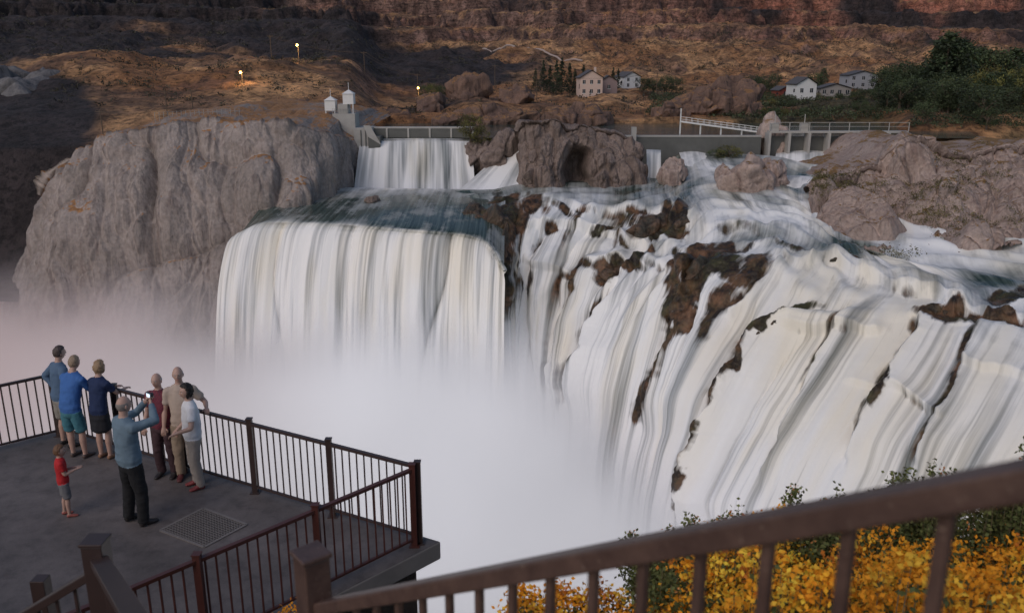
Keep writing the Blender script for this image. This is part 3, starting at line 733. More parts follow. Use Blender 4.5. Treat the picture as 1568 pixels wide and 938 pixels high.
# pale track climbing the far canyon slope
b=MB();pts=[]
for t in np.linspace(0,1,60):
    X=(740+150*t-784)/1339.0*(560-70*t);Yv=560-70*t;pts.append((X,Yv,gz(X,Yv)+1.2))
b.tube(pts,[.55]*60,6);b.obj('hillside_pipeline',[simple('pale_pipe',(.45,.36,.32),.7)])
def lamp(bx,D,h,energy,col=(1,.6,.25),r=.42):
    x,y,z=at(bx,D);e=empty('street_lamp',(x,y,z))
    b=MB();b.tube([(0,0,-1),(0,0,h)],[.12,.08]);b.box((0,0,h),(0,-1.0,h+.2),.09);b.obj('pole',[M_wood],parent=e)
    g=MB();g.ball((0,-1.1,h),r);g.obj('globe',[M_lit],parent=e)
    l=bpy.data.lights.new('bulb','POINT');l.energy=energy;l.color=col;l.shadow_soft_size=.5
    lo=link(bpy.data.objects.new('bulb',l));lo.location=(0,-2,h-.3);lo.parent=e
lamp(461,318,6,3500);lamp(373,262,3.2,1500);lamp(641,322,4,1500)
lamp(1470,292,5,900,(1,.45,.25),.4)
p=W(62,262,205)
e=empty('lamp_hut',tuple(p));b=MB();b.aab(-4,3.5,-2,2,-5,1.4);b.obj('walls',[simple('hut_brick',(.28,.10,.06),.8)],parent=e)
b=MB();b.aab(-4.4,3.9,-2.4,2.4,1.4,1.7);b.obj('roof',[M_roof],parent=e)
b=MB();b.tube([(-4.9,-1,-5),(-4.9,-1,2.6)],[.1,.08]);b.obj('pole',[M_wood],parent=e)
b=MB();b.ball((-4.9,-1.3,2.7),.42);b.obj('globe',[M_lit],parent=e)
l=bpy.data.lights.new('bulb','POINT');l.energy=3500;l.color=(1,.42,.15);lo=link(bpy.data.objects.new('bulb',l));lo.location=(-4.5,-3.5,2.7);lo.parent=e
b=MB();prev=None
for i in range(20):
    X=PX(225+i*7,183);z=-10.9+.05*i
    b.box((X,187,z-2),(X,187,z+1.2),.08)
    if prev:
        for k in (.6,1.1): b.box((prev[0],187,prev[1]+k),(X,187,z+k),.035)
    prev=(X,z)
b.obj('plateau_fence',[M_steel])

# ================================================================= VEGETATION
def foliage_mat():
    m,nt,b,o=newmat('foliage')
    col=attr(nt,'Col').outputs['Color']
    oi=nt.nodes.new('ShaderNodeObjectInfo')
    hs=nt.nodes.new('ShaderNodeHueSaturation');nt.links.new(col,hs.inputs['Color'])
    nt.links.new(math_(nt,'MULTIPLY_ADD',oi.outputs['Random'],.5,.75),hs.inputs['Value'])
    nt.links.new(hs.outputs[0],b.inputs['Base Color']);b.inputs['Roughness'].default_value=.7
    return m
M_fol=foliage_mat()
def petal_mat():
    m,nt,b,o=newmat('flower_petals')
    nt.links.new(attr(nt,'Col').outputs['Color'],b.inputs['Base Color']);b.inputs['Roughness'].default_value=.8
    b.inputs['Specular IOR Level'].default_value=.2
    return m
M_petal=petal_mat()
def quads_mesh(name,cen,siz,cols,extra=None,mats=None,asp=1.0):
    n=len(cen);a=rng.normal(size=(n,3));a/=np.linalg.norm(a,axis=1,keepdims=True)
    b=rng.normal(size=(n,3));b=np.cross(a,b);b/=np.linalg.norm(b,axis=1,keepdims=True)
    s=np.asarray(siz).reshape(-1,1)*np.ones((n,1))
    V=np.stack([cen-a*s,cen-b*s*.5*asp,cen+a*s,cen+b*s*.5*asp],1).reshape(-1,3)
    Fq=np.arange(4*n).reshape(-1,4)
    C4=np.repeat(cols,4,0)
    vs=V;fs=Fq.tolist();mi=[0]*n
    if extra:
        k=len(vs);vs=np.concatenate([vs,np.array(extra.v)]);fs+= [[k+i for i in f] for f in extra.f];mi+=[1]*len(extra.f)
        C4=np.concatenate([C4,np.tile([[.08,.06,.04]],(len(extra.v),1))])
    me=bpy.data.meshes.new(name);me.from_pydata(vs.tolist(),[],fs)
    at_=me.attributes.new('Col','FLOAT_COLOR','POINT')
    at_.data.foreach_set('color',np.concatenate([C4,np.ones((len(C4),1))],1).reshape(-1).astype(np.float32))
    for m in (mats or [M_fol]): me.materials.append(m)
    me.polygons.foreach_set('material_index',np.array(mi,np.int32))
    return me
def tree_mesh(kind,seed,base):
    r=np.random.default_rng(seed)
    tr=MB()
    if kind=='conifer':
        cl=[];
        for i in range(90):
            h=r.uniform(.08,1)**.9;rad=.20*(1-h)+.01;t=r.uniform(0,6.28);q=r.uniform(.3,1)
            cl.append((rad*q*math.cos(t),rad*q*math.sin(t),h,.045*(1.25-h)))
        tr.tube([(0,0,-.05),(0,0,.9)],[.02,.004])
    elif kind=='poplar':
        cl=[]
        for i in range(80):
            h=r.uniform(.12,1);rad=.24*math.sin(math.pi*min(1,(h-.02)**.75))+.02;t=r.uniform(0,6.28);q=r.uniform(.4,1)
            cl.append((rad*q*math.cos(t),rad*q*math.sin(t),h,.065))
        tr.tube([(0,0,-.05),(0,0,.8)],[.03,.006])
    else:
        cl=[]
        for i in range(70):
            v_=r.normal(size=3);v_/=np.linalg.norm(v_);q=r.uniform(.45,1)**.6
            cl.append((v_[0]*.42*q*r.uniform(.8,1.1),v_[1]*.42*q,.58+v_[2]*.38*q,.085))
        tr.tube([(0,0,-.05),(.01,0,.3),(0,.02,.6)],[.04,.028,.012])
        for i in range(7):
            t=i*.9;tr.tube([(0,0,.22+.04*i),(.28*math.cos(t),.28*math.sin(t),.5+.04*i)],[.016,.004],5)
    cen=[];cols=[]
    for (x,y,z,s) in cl:
        k=26;p=r.normal(size=(k,3))*s*.6+np.array([x,y,z]);cen.append(p)
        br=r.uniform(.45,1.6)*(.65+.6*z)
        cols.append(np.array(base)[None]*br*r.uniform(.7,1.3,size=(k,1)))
    cen=np.concatenate(cen);cols=np.concatenate(cols)
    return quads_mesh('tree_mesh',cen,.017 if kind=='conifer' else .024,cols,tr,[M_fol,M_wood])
TM={'conifer':[tree_mesh('conifer',i,(.03,.045,.022)) for i in (1,2)],
'poplar':[tree_mesh('poplar',i,(.035,.052,.02)) for i in (3,4)],
'round':[tree_mesh('round',i,(.045,.062,.024)) for i in (5,6,7)],
'yellow':[tree_mesh('round',i,(.13,.12,.028)) for i in (8,)]}
def tree(bx,D,h,kind,name,wd=1.0,z=None):
    x,y,g=at(bx,D);o=link(bpy.data.objects.new(name,random.choice(TM[kind])))
    o.location=(x,y,(g if z is None else z)-.2);o.scale=(h*wd,h*wd,h);o.rotation_euler=(0,0,random.uniform(0,6.28));return o
for bx,D,h in ((820,352,9),(832,345,12),(842,350,11),(852,340,13),(860,352,14),(872,345,12),(880,350,10),(893,362,11),(938,360,10),(946,365,9)):
    tree(bx,D,h,'conifer','conifer_tree',1.1)
TL=[(1432,285,20,'poplar',1.3),(1455,292,19,'poplar',1.2),(1478,300,18,'poplar',1.2),(1496,305,16,'poplar',1.1),(1418,300,13,'poplar',1),(1443,280,22,'poplar',1.2),(1465,285,20,'poplar',1.3),
 (1375,335,13,'round',1.4),(1390,330,13,'round',1.3),(1405,330,12,'round',1.2),(1350,335,9,'round',1.3),(1360,325,11,'round',1.3),(1520,300,17,'round',1.1),(1545,305,18,'poplar',1.4),(1500,310,17,'round',1.2),
 (1150,335,8,'round',1.3),(1165,332,7,'round',1.2),(1180,335,9,'round',1.0),(1246,340,9,'round',1),(1258,345,9,'poplar',1),(985,345,7,'round',1.2),(1000,345,7,'round',1.3),(1020,350,8,'round',1.1),(1035,345,7,'round',1.2),
 (650,330,6,'round',1.2),(665,325,7,'round',1),(675,335,6,'round',1.2),(1520,285,12,'yellow',1.2),(1545,290,10,'round',1.3),(1560,280,12,'yellow',1.2),(1585,290,14,'round',1.2),(1530,330,14,'round',1.3),(1560,340,15,'poplar',1.2)]
rt=random.Random(5)
for k in range(90):
    TL.append((rt.uniform(1350,1640),rt.uniform(212,345),rt.uniform(5.5,12),rt.choice(['round','round','round','round','poplar','poplar','yellow']),rt.uniform(1.1,1.5)))
for k in range(60):
    TL.append((rt.uniform(1130,1390),rt.uniform(246,345),rt.uniform(3,5.5),rt.choice(['round','round','round','round','yellow']),rt.uniform(1.2,1.6)))
for bx,D,h,k,w_ in TL:
    if any(abs(bx-hx)<34 and D<hd+4 and h<15 and D>hd-75 for hx,hd in HS[3:]) and h>2.6: h=min(h,2.6)
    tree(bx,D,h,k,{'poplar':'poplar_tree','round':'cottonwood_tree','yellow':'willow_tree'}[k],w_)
tree(720,188,6.8,'yellow','willow_tree',1.05,W(720,214,188)[2]-.8)
tree(735,187,5,'yellow','willow_tree',1.1,W(735,222,187)[2]-.8)
tree(1122,186,3.6,'yellow','willow_shrub',2.0,W(1122,246,186)[2]);tree(1105,187,3,'round','willow_shrub',2.0,W(1105,246,187)[2])
def scrub(name,X,Y,s,col,k=14,z=None,ls=.3):
    Z=hT(X,Y) if z is None else z
    cen=np.repeat(np.stack([X,Y,Z+s*.35],1),k,0)+rng.normal(size=(len(X)*k,3))*np.repeat(s,k)[:,None]*np.array([.5,.5,.32])
    cols=np.array(col)[None]*np.repeat(rng.uniform(.5,1.6,len(X)),k)[:,None]*rng.uniform(.6,1.4,(len(X)*k,1))
    link(bpy.data.objects.new(name,quads_mesh(name,cen,np.repeat(s,k)*ls,cols)))
n_=11000;a_=rng.uniform(-.75,.75,n_);Y_=rng.uniform(225,620,n_)
dn=fbm(a_*14,Y_*.03,0,3,5);keep=(dn>-.1)&(hT(a_*Y_,Y_)>-15)&((a_<-.2)|(Y_>240));a_,Y_=a_[keep],Y_[keep]
scrub('sagebrush',a_*Y_,Y_,rng.uniform(.5,1.8,len(Y_))*(Y_/350)**.5,(.05,.044,.026),12)
n_=5200;a_=rng.uniform(.16,.75,n_);Y_=rng.uniform(238,345,n_)
Y_=np.where(a_>.46,rng.uniform(205,345,n_),Y_);keep=(hT(a_*Y_,Y_)>-15)&(fbm(a_*16,Y_*.04,0,3,15)>-.25);a_,Y_=a_[keep],Y_[keep]
scrub('riverside_shrubs',a_*Y_,Y_,rng.uniform(.7,1.8,len(Y_)),(.048,.06,.026),22,ls=.22)
sel=[]
for q in range(1900):
    i=rng.integers(20,520);j=rng.integers(4,280);sel.append(Pr[i,j])
sel=np.array(sel);kk=fbm(sel[:,0]*.09,sel[:,1]*.09,sel[:,2]*.09,3,8)>.1;sel=sel[kk]
scrub('outcrop_shrubs',sel[:,0],sel[:,1],rng.uniform(.35,1.0,len(sel)),(.10,.085,.03),24,z=sel[:,2]-.1,ls=.17)
sb=np.array([W(x,y,D) for x,y,D in [(1300+i*9+rng.uniform(-5,5),392+rng.uniform(-6,12),118-i*.35) for i in range(12)]])
scrub('outcrop_shrubs',sb[:,0],sb[:,1],rng.uniform(.8,1.4,12),(.13,.12,.06),60,z=sb[:,2],ls=.12)

# ================================================================= VIEWING PLATFORM
ZP=-5.98
def floor_mat():
    m,nt,b,o=newmat('platform_concrete')
    n1=noise(nt,.9,None,7,.65);n2=noise(nt,60,None,3,.6);n4=noise(nt,3.5,None,6,.7)
    c=mixc(nt,ramp(nt,n1,[(.35,(0,0,0)),(.68,(1,1,1))]),(.105,.09,.085),(.175,.15,.142))
    c=mixc(nt,.6,c,ramp(nt,n4,[(.36,(.55,.55,.55)),(.5,(1,1,1)),(.66,(1.25,1.25,1.25))]),'MULTIPLY')
    c=mixc(nt,.35,c,ramp(nt,n2,[(.3,(.5,.5,.5)),(.7,(1.3,1.3,1.3))]),'MULTIPLY')
    nt.links.new(c,b.inputs['Base Color']);b.inputs['Roughness'].default_value=.6;bump(nt,b,n2,.004);return m
M_floor=floor_mat()
M_slab=simple('slab_edge_concrete',(.26,.235,.215),.85,.25,3,bmp=.01)
M_stone=rock_mat('retaining_stone',(.16,.115,.085),(.24,.18,.13),(.07,.05,.04),1.6,bd=.06)
A_=Vector((-1.2,9.81));B_=Vector((-7.54,13.19));C_=Vector((-11.5,9.7));D_=Vector((-7.2,3.6))
poly=[(-.93,9.84),(-7.6,13.42),(-11.8,9.7),(-12,3),(-7.6,3.0)]
b=MB();b.prism([(p[0],p[1]) for p in poly][::-1],ZP-.26,ZP,0,1)
b.obj('viewing_platform',[M_floor,M_slab],bevel=.02)
inn=[(-1.25,9.72),(-7.55,13.0),(-11.6,9.6),(-11.8,3),(-7.4,3.4)]
b=MB();b.prism(inn[::-1],-13,ZP-.262,0);b.obj('retaining_wall',[M_stone])
g=[Vector((-4.33,10.69,ZP)),Vector((-3.59,10.25,ZP)),Vector((-3.97,9.69,ZP)),Vector((-4.7,10.1,ZP))]
b=MB();b.poly([(p.x,p.y,ZP+.004) for p in (g[0],g[3],g[2],g[1])],0)
for i in range(4): b.box(g[i]+Vector((0,0,.008)),g[(i+1)%4]+Vector((0,0,.008)),.035,.012,1)
for i in range(1,16):
    t=i/16
    b.box(g[0].lerp(g[1],t)+Vector((0,0,.009)),g[3].lerp(g[2],t)+Vector((0,0,.009)),.012,.008,1)
    b.box(g[0].lerp(g[3],t)+Vector((0,0,.0095)),g[1].lerp(g[2],t)+Vector((0,0,.0095)),.012,.007,1)
b.obj('floor_grate',[simple('grate_dark',(.07,.062,.06),.7),simple('grate_steel',(.2,.18,.17),.5,.3,20)])
def railing(name,pts,nseg,h=1.1,z=ZP,post=.075,mat=None,ext=.05,bal=.12,bot=.1):
    b=MB()
    for (p,q),ns in zip(zip(pts[:-1],pts[1:]),nseg):
        p=Vector((*p,z));q=Vector((*q,z));L=(q-p).length
        for i in range(ns+1):
            c_=p.lerp(q,i/ns)
            b.box(c_,c_+Vector((0,0,h+ext)),post,None,0)
            b.box(c_+Vector((0,0,h+ext)),c_+Vector((0,0,h+ext+.015)),post+.015,None,0)
            b.box(c_,c_+Vector((0,0,.012)),post+.06,None,0)
        b.box(p+Vector((0,0,h-.02)),q+Vector((0,0,h-.02)),.055,.04)
        b.box(p+Vector((0,0,bot)),q+Vector((0,0,bot)),.035,.03)
        nb=int(L/bal)
        for i in range(1,nb):
            c_=p.lerp(q,i/nb);b.box(c_+Vector((0,0,bot)),c_+Vector((0,0,h-.03)),.018)
    return b.obj(name,[mat or M_rail])
railing('platform_railing',[A_,B_],[5])
railing('platform_railing',[B_+Vector((-.06,-.06)),C_],[3])
railing('platform_railing',[A_+Vector((-.06,-.07)),D_],[6],mat=M_railred)
b=MB();q0=Vector((-.66,2.54,-1.80));q1=Vector((.633,.951,-.493));dr=(q1-q0)
q2=q0+dr*1.6
b.box(q0,q2,.062,.044)
b.box(q0+Vector((0,0,-.86)),q2+Vector((0,0,-.86)),.05,.04)
nb_=int((q2-q0).length/.155)
for i in range(1,nb_):
    p=q0.lerp(q2,i/nb_);b.box(p+Vector((0,0,-.85)),p+Vector((0,0,-.02)),.021,.021,0,up=(dr.x,dr.y,0))
b.box((-.69,2.57,-3.2),(-.69,2.57,-1.62),.095,.095,0,up=(dr.x,dr.y,0));b.box((-.69,2.57,-1.62),(-.69,2.57,-1.60),.11,.11,0,up=(dr.x,dr.y,0))
def near_mat():
    m,nt,b_,o=newmat('painted_handrail')
    n1=noise(nt,9,None,6,.7);n2=noise(nt,55,None,4,.7)
    c=mixc(nt,ramp(nt,n1,[(.35,(0,0,0)),(.65,(1,1,1))]),(.075,.043,.036),(.13,.078,.062))
    c=mixc(nt,ramp(nt,n2,[(.62,(0,0,0)),(.70,(1,1,1))]),c,(.2,.14,.11))
    nt.links.new(c,b_.inputs['Base Color']);b_.inputs['Roughness'].default_value=.42;bump(nt,b_,n2,.0015);return m
M_near=near_mat()
b.obj('stair_handrail',[M_near],bevel=.006)
b=MB()
b.box((-2.21,3.99,-4.4),(-2.21,3.99,-2.43),.11);b.box((-2.21,3.99,-2.43),(-2.21,3.99,-2.41),.125)
r0,r1=Vector((-2.18,3.95,-2.52)),Vector((-.95,2.05,-1.75))
b.box(r0,r1,.09,.045)
for i in range(1,14):
    p=r0.lerp(r1,i/14.);b.box(p-Vector((0,0,.85)),p,.02)
r0,r1=Vector((-2.25,3.99,-2.62)),Vector((-3.6,4.1,-3.5))
b.box(r0,r1,.06,.045);b.box(r0-Vector((0,0,.8)),r1-Vector((0,0,.8)),.045,.035)
for i in range(1,13):
    p=r0.lerp(r1,i/12.);b.box(p-Vector((0,0,.8)),p,.02)
b.box((-3.02,4.75,-5.2),(-3.02,4.75,-3.15),.09)
b.obj('stair_railing',[M_rail],bevel=.005)

xs=np.linspace(-9,14,240);ys=np.linspace(.3,16,200)
XX,YY=np.meshgrid(xs,ys,indexing='ij')
zz=-1.7-.45*YY-.12*ss(0,-1,XX)*YY
ye=np.interp(XX,[-9,-1.5,-.8,.8,1.4,14],[9.5,9.0,5.2,5.4,7.2,9.0])
zz=zz+fbm(XX*.8,YY*.8,0,4,3)*.15-ss(0,1,YY-ye)*3-np.clip(YY-ye,0,99)*7
grid_obj('foreground_slope',np.stack([XX,YY,zz],-1),simple('dry_soil',(.14,.10,.065),.95,.4,3,bmp=.05))
def gnear(x,y): return -1.7-.45*y-.12*float(ss(0,-1,x))*y
def rabbitbrush(name,plants,flower=1.0,green=(.10,.12,.045),leafy=0,stems=34):
    cen=[];siz=[];cols=[];st=MB()
    for (x,y,h,r) in plants:
        z0=gnear(x,y)-.05
        tone=rng.uniform(.8,1.2)
        for k in range(stems if not leafy else 30):
            t=rng.uniform(0,6.28);q=rng.uniform(.1,1)**.6*r;hh=h*(1-.35*(q/r)**2)*rng.uniform(.7,1.15)
            tip=np.array([x+q*math.cos(t),y+q*math.sin(t),z0+hh]);ro=np.array([x+.1*math.cos(t),y+.1*math.sin(t),z0])
            mid=(ro+tip)/2+np.array([math.cos(t),math.sin(t),.0])*q*.18
            st.tube([tuple(ro),tuple(mid),tuple(tip)],[.006,.004,.0025],3)
            if leafy:
                for f in np.linspace(.25,1,22):
                    p=ro*(1-f)**2+2*mid*f*(1-f)+tip*f*f
                    cen.append(p+rng.normal(size=(5,3))*.03);siz.append(np.full(5,.021));cols.append(np.array(green)[None]*rng.uniform(.5,1.8,(5,1))*tone)
                if rng.uniform()<.18:
                    cen.append(tip+rng.normal(size=(8,3))*.025);siz.append(np.full(8,.014));cols.append(np.array([[.6,.25,.08]])*rng.uniform(.6,1.2,(8,1)))
                continue
            for f in np.linspace(.35,.9,6):
                p=ro*(1-f)+tip*f;cen.append(p+rng.normal(size=(3,3))*.03);siz.append(np.full(3,.022));cols.append(np.array(green)[None]*rng.uniform(.6,1.6,(3,1)))
            if rng.uniform()<flower:
                k2=34;cs=rng.uniform(.035,.065);cen.append(tip+rng.normal(size=(k2,3))*np.array([cs,cs,cs*.55]));siz.append(np.full(k2,.019))
                u_=rng.uniform()
                base=np.array([.98,.40,.03]) if u_<.6 else (np.array([1.0,.58,.06]) if u_<.9 else np.array([.6,.2,.03]))
                cols.append(base[None]*rng.uniform(.75,1.15,(k2,1))*tone)
    me=quads_mesh(name,np.concatenate(cen),np.concatenate(siz),np.clip(np.concatenate(cols),0,1),st,[M_petal,simple('shrub_stem',(.16,.13,.07),.8)],asp=1.3)
    return link(bpy.data.objects.new(name,me))
pl_=[]
for k in range(46):
    y=rng.uniform(3.0,6.0);x=rng.uniform(.27*y,.80*y+.5);pl_.append((x,y,rng.uniform(.55,1.0),rng.uniform(.26,.42)))
rabbitbrush('rabbitbrush',pl_,.9)
pl_=[(rng.uniform(.2,1.7),rng.uniform(4.6,5.3),rng.uniform(.4,.6),.3) for k in range(10)]+[(-2.15,6.9,.75,.3),(-1.8,6.4,.5,.3),(-2.5,7.0,.5,.3)]
rabbitbrush('rabbitbrush',pl_,.8)
pl_=[(x,rng.uniform(6.0,7.1),rng.uniform(.75,1.2)*(.58+.30*(x-1.3)),rng.uniform(.28,.48)) for x in np.linspace(1.35,5.4,30)]
pl_+=[(x,rng.uniform(4.8,5.6),rng.uniform(.55,.8),.35) for x in np.linspace(1.1,1.9,5)]
pl_+=[(rng.uniform(1.4,4.6),rng.uniform(4.2,5.8),rng.uniform(.6,.85),.3) for k in range(9)]
rabbitbrush('sage_shrub',pl_,0,(.115,.13,.045),leafy=1)

# ================================================================= PEOPLE
def person(x,y,rz,h,name='person',top=(.2,.2,.2),bottom=(.1,.1,.1),topm=None,botkind='trousers',sleeve='short',hairc=(.1,.07,.05),hair='short',
           armR=None,armL=None,lean=0,belly=0,skin=(.52,.33,.26),shoe=(.03,.025,.025),headyaw=0,headpitch=0,wid=1.0,feet=((-.1,0),(.1,0)),handobj=None,child=False):
    s=h/1.75
    mats=[simple('skin_%d'%int(skin[0]*1000),skin,.5,.08,12),topm or simple('shirt_%s'%(str(top)),top,.85,.15,14,bmp=.004),simple('cloth_%s'%(str(bottom)),bottom,.85,.15,14,bmp=.004),
          simple('shoe_%s'%str(shoe),shoe,.5),simple('hair_%s'%str(hairc),hairc,.6,.35,60,bmp=.003),simple('eye_white',(.7,.68,.66),.3,0),simple('eye_dark',(.02,.015,.01),.2,0),simple('lips',(.42,.16,.13),.5,0),simple('gadget',(.03,.03,.035),.3,.1)]
    tubes=[]
    cl,sl_=math.cos(lean),math.sin(lean)
    def bend(p):
        x_,y_,z_=p
        if z_<.95: return Vector(p)
        dz=z_-.95;return Vector((x_,y_*cl+dz*sl_,.95+dz*cl-y_*sl_))
    hipback=-.22*sl_
    W_=wid
    tz=[(.86,.155,.12),(.93,.168,.128+belly*.3),(1.03,.152,.114+belly),(1.15,.154,.114+belly),(1.27,.170,.12+belly*.4),(1.36,.180,.112),(1.42,.160,.09),(1.455,.10,.07),(1.48,.062,.06)]
    tubes.append(([bend((0,hipback,z)) for z,_,_ in tz],[(a*W_,b_) for _,a,b_ in tz],1,True))
    tubes.append(([bend((0,hipback,1.475)),bend((0,hipback+.012,1.58))],[(.053,.055),(.05,.054)],0,True))
    if botkind=='skirt':
        tubes.append(([Vector((0,hipback*.8,z)) for z in (.86,.80,.7,.56)],[(.160*W_,.125),(.174*W_,.136),(.18*W_,.142),(.188*W_,.148)],2,True))
    else:
        tubes.append(([Vector((0,hipback,.84)),Vector((0,hipback,.79))],[(.160*W_,.122),(.14*W_,.115)],2,True))
    for sd,(fx,fy) in zip((-1,1),feet):
        hip=Vector((sd*.086*W_,hipback,.85));ank=Vector((fx,fy-.03,.085));kn=(hip+ank)/2+Vector((sd*.01,.03,.02))
        cf=ank.lerp(kn,.62)+Vector((0,-.012,0))
        if botkind=='trousers': tubes.append(([hip,hip.lerp(kn,.5),kn,kn.lerp(ank,.5),ank+Vector((0,-.005,-.02))],[.094,.087,.074,.067,.063],2,False))
        else:
            if botkind=='shorts': tubes.append(([hip,hip.lerp(kn,.5),hip.lerp(kn,.95)],[.096,.094,.088],2,False)); st_=hip.lerp(kn,1.0)
            else: st_=hip.lerp(kn,.75)
            tubes.append(([st_,kn.lerp(cf,.15) if botkind=='shorts' else kn,cf,ank],[.058,.053,.055,.036],0,False))
        tubes.append(([ank+Vector((0,-.05,-.045)),ank+Vector((0,.03,-.035)),ank+Vector((sd*.012,.11,-.055)),ank+Vector((sd*.015,.175,-.062))],[(.036,.036),(.042,.044),(.046,.028),(.034,.02)],3,False))
    hands=[]
    for sd,arm in ((-1,armL),(1,armR)):
        sh=bend((sd*.162*W_,hipback,1.375))
        el,wr=arm or ((.25,-.03,1.10),(.26,.09,.86))
        el=Vector((sd*el[0],el[1],el[2]));wr=Vector((sd*wr[0],wr[1],wr[2]))
        up_=.285;lo_=.25
        D=wr-sh;L=min(D.length,up_+lo_-.01);D=D.normalized();wr=sh+D*L
        a_=(up_**2-lo_**2+L*L)/(2*L);hh=math.sqrt(max(0,up_**2-a_*a_))
        pole_=(el-sh)-D*(el-sh).dot(D);pole_=pole_.normalized() if pole_.length>1e-4 else Vector((0,-1,0))
        el=sh+D*a_+pole_*hh
        inn=sh-Vector((sd*.035,0,.0))
        if sleeve=='long':
            tubes.append(([inn,sh,sh.lerp(el,.5),el,el.lerp(wr,.5),el.lerp(wr,.9)],[.062,.066,.055,.047,.043,.037],1,False))
            tubes.append(([el.lerp(wr,.97),wr],[.027,.026],0,False))
        else:
            tubes.append(([inn,sh,sh.lerp(el,.35),sh.lerp(el,.6)],[.062,.066,.060,.060],1,False))
            tubes.append(([sh.lerp(el,.68),el,el.lerp(wr,.35),wr],[.043,.037,.038,.026],0,False))
        d=(wr-el).normalized();tubes.append(([wr,wr+d*.045,wr+d*.085],[(.028,.02),(.038,.018),(.036,.014)],0,False))
        hands.append((wr,d,sd))
    b=MB();tagpts=[]
    for pts,rads,tag,fx_ in tubes:
        n0=len(b.v);P2=[];R2=[]
        for i in range(len(pts)-1):
            for k in range(6):
                t=k/6;P2.append(Vector(pts[i]).lerp(Vector(pts[i+1]),t))
                r0=rads[i] if isinstance(rads[i],tuple) else (rads[i],)*2;r1=rads[i+1] if isinstance(rads[i+1],tuple) else (rads[i+1],)*2
                R2.append((r0[0]*(1-t)+r1[0]*t,r0[1]*(1-t)+r1[1]*t))
        P2.append(Vector(pts[-1]));R2.append(r1)
        d0=(P2[0]-P2[1]).normalized();d1=(P2[-1]-P2[-2]).normalized()
        e0=min(R2[0])*.3;e1=min(R2[-1])*.3
        P2=[P2[0]+d0*e0]+P2+[P2[-1]+d1*e1];R2=[(R2[0][0]*.7,R2[0][1]*.7)]+R2+[(R2[-1][0]*.7,R2[-1][1]*.7)]
        b.tube(P2,R2,26,0,fixed=fx_)
        tagpts+=[(v_,tag) for v_ in b.v[n0:]]
    me=b.mesh('tmp',[]);bm=bmesh.new();bm.from_mesh(me);bmesh.ops.recalc_face_normals(bm,faces=bm.faces);bm.to_mesh(me);bm.free()
    to=link(bpy.data.objects.new('tmp',me))
    rm=to.modifiers.new('r','REMESH');rm.mode='VOXEL';rm.voxel_size=.0115
    sm=to.modifiers.new('s','SMOOTH');sm.iterations=4;sm.factor=.5
    bpy.context.view_layer.update()
    dg=bpy.context.evaluated_depsgraph_get();ev=to.evaluated_get(dg);m2=bpy.data.meshes.new_from_object(ev)
    nvv=len(m2.vertices);co_=np.zeros(nvv*3);m2.vertices.foreach_get('co',co_);co_=co_.reshape(-1,3)
    kd=kdtree.KDTree(len(tagpts))
    for i,(p,t) in enumerate(tagpts): kd.insert(p,i)
    kd.balance()
    nrm=np.zeros(nvv*3);m2.vertices.foreach_get('normal',nrm);nrm=nrm.reshape(-1,3)
    vt=np.array([tagpts[kd.find(c)[1]][1] for c in co_])
    cloth=((vt==1)|(vt==2))
    fold=(fbm(co_[:,0]*11,co_[:,1]*11,co_[:,2]*6+rz,3,int(abs(x*100)))*.014+ridge(co_[:,0]*5,co_[:,1]*5,co_[:,2]*11,2,int(abs(y*100)))*.007+.003)*cloth
    co_=co_+nrm*fold[:,None]
    out=MB();out.v=[tuple(c) for c in co_]
    for p in m2.polygons:
        vs_=list(p.vertices);out.f.append(vs_)
        tg=[vt[i] for i in vs_];out.m.append(int(max(set(tg),key=tg.count)))
    bpy.data.objects.remove(to)
    for wr,d,sd in hands:
        upv=Vector((0,0,1)) if abs(d.z)<.8 else Vector((0,1,0))
        side=d.cross(upv).normalized();nrm_=side.cross(d).normalized()*-1
        base=wr+d*.08
        for k,ln in enumerate((.062,.074,.07,.055)):
            o_=base+side*(-.027+.018*k)
            p1=o_+d*ln*.45+nrm_*.006;p2=p1+(d*.75+nrm_*.6).normalized()*ln*.35;p3=p2+(d*.4+nrm_*.9).normalized()*ln*.28
            out.tube([o_-d*.02,p1,p2,p3],[.0095,.0088,.008,.0062],6,0)
        ts=-1 if sd>0 else 1
        o_=wr+d*.03+side*.028*ts;p1=o_+(side*ts*.7+d*.7).normalized()*.035;p2=p1+(d+nrm_*.3).normalized()*.028
        out.tube([o_,p1,p2],[.012,.0105,.008],6,0)
    hc=bend((0,hipback+.025,1.632));hs=.96 if not child else 1.25
    Rm=Matrix.Rotation(headyaw,3,'Z')@Matrix.Rotation(-headpitch-lean*.4,3,'X')
    hd=MB();nu_,nv_=36,30
    def headp(d,off=0):
        dx,dy,dz=d
        rx,ry,rz_=.076,.095,.118
        k=1-.30*max(0,-dz-.1)**1.2
        p=Vector((dx*(rx+off)*k,dy*(ry+off)*(1-.1*max(0,-dz)),dz*(rz_+off)))
        if dy>0:
            g=lambda a,c,w:math.exp(-((a-c)/w)**2)
            p.y+=.026*g(dx,0,.15)*g(dz,-.16,.15)+.008*g(dz,.2,.09)*g(dx,0,.6)-.014*g(abs(dx),.38,.17)*g(dz,.03,.12)+.012*g(dx,0,.3)*g(dz,-.85,.2)+.006*g(dx,0,.25)*g(dz,-.48,.09)
        return p
    for j in range(nv_+1):
        ph=math.pi*j/nv_
        for i in range(nu_):
            th=2*math.pi*i/nu_;hd.v.append(tuple(headp((math.sin(ph)*math.cos(th),math.sin(ph)*math.sin(th),math.cos(ph)))))
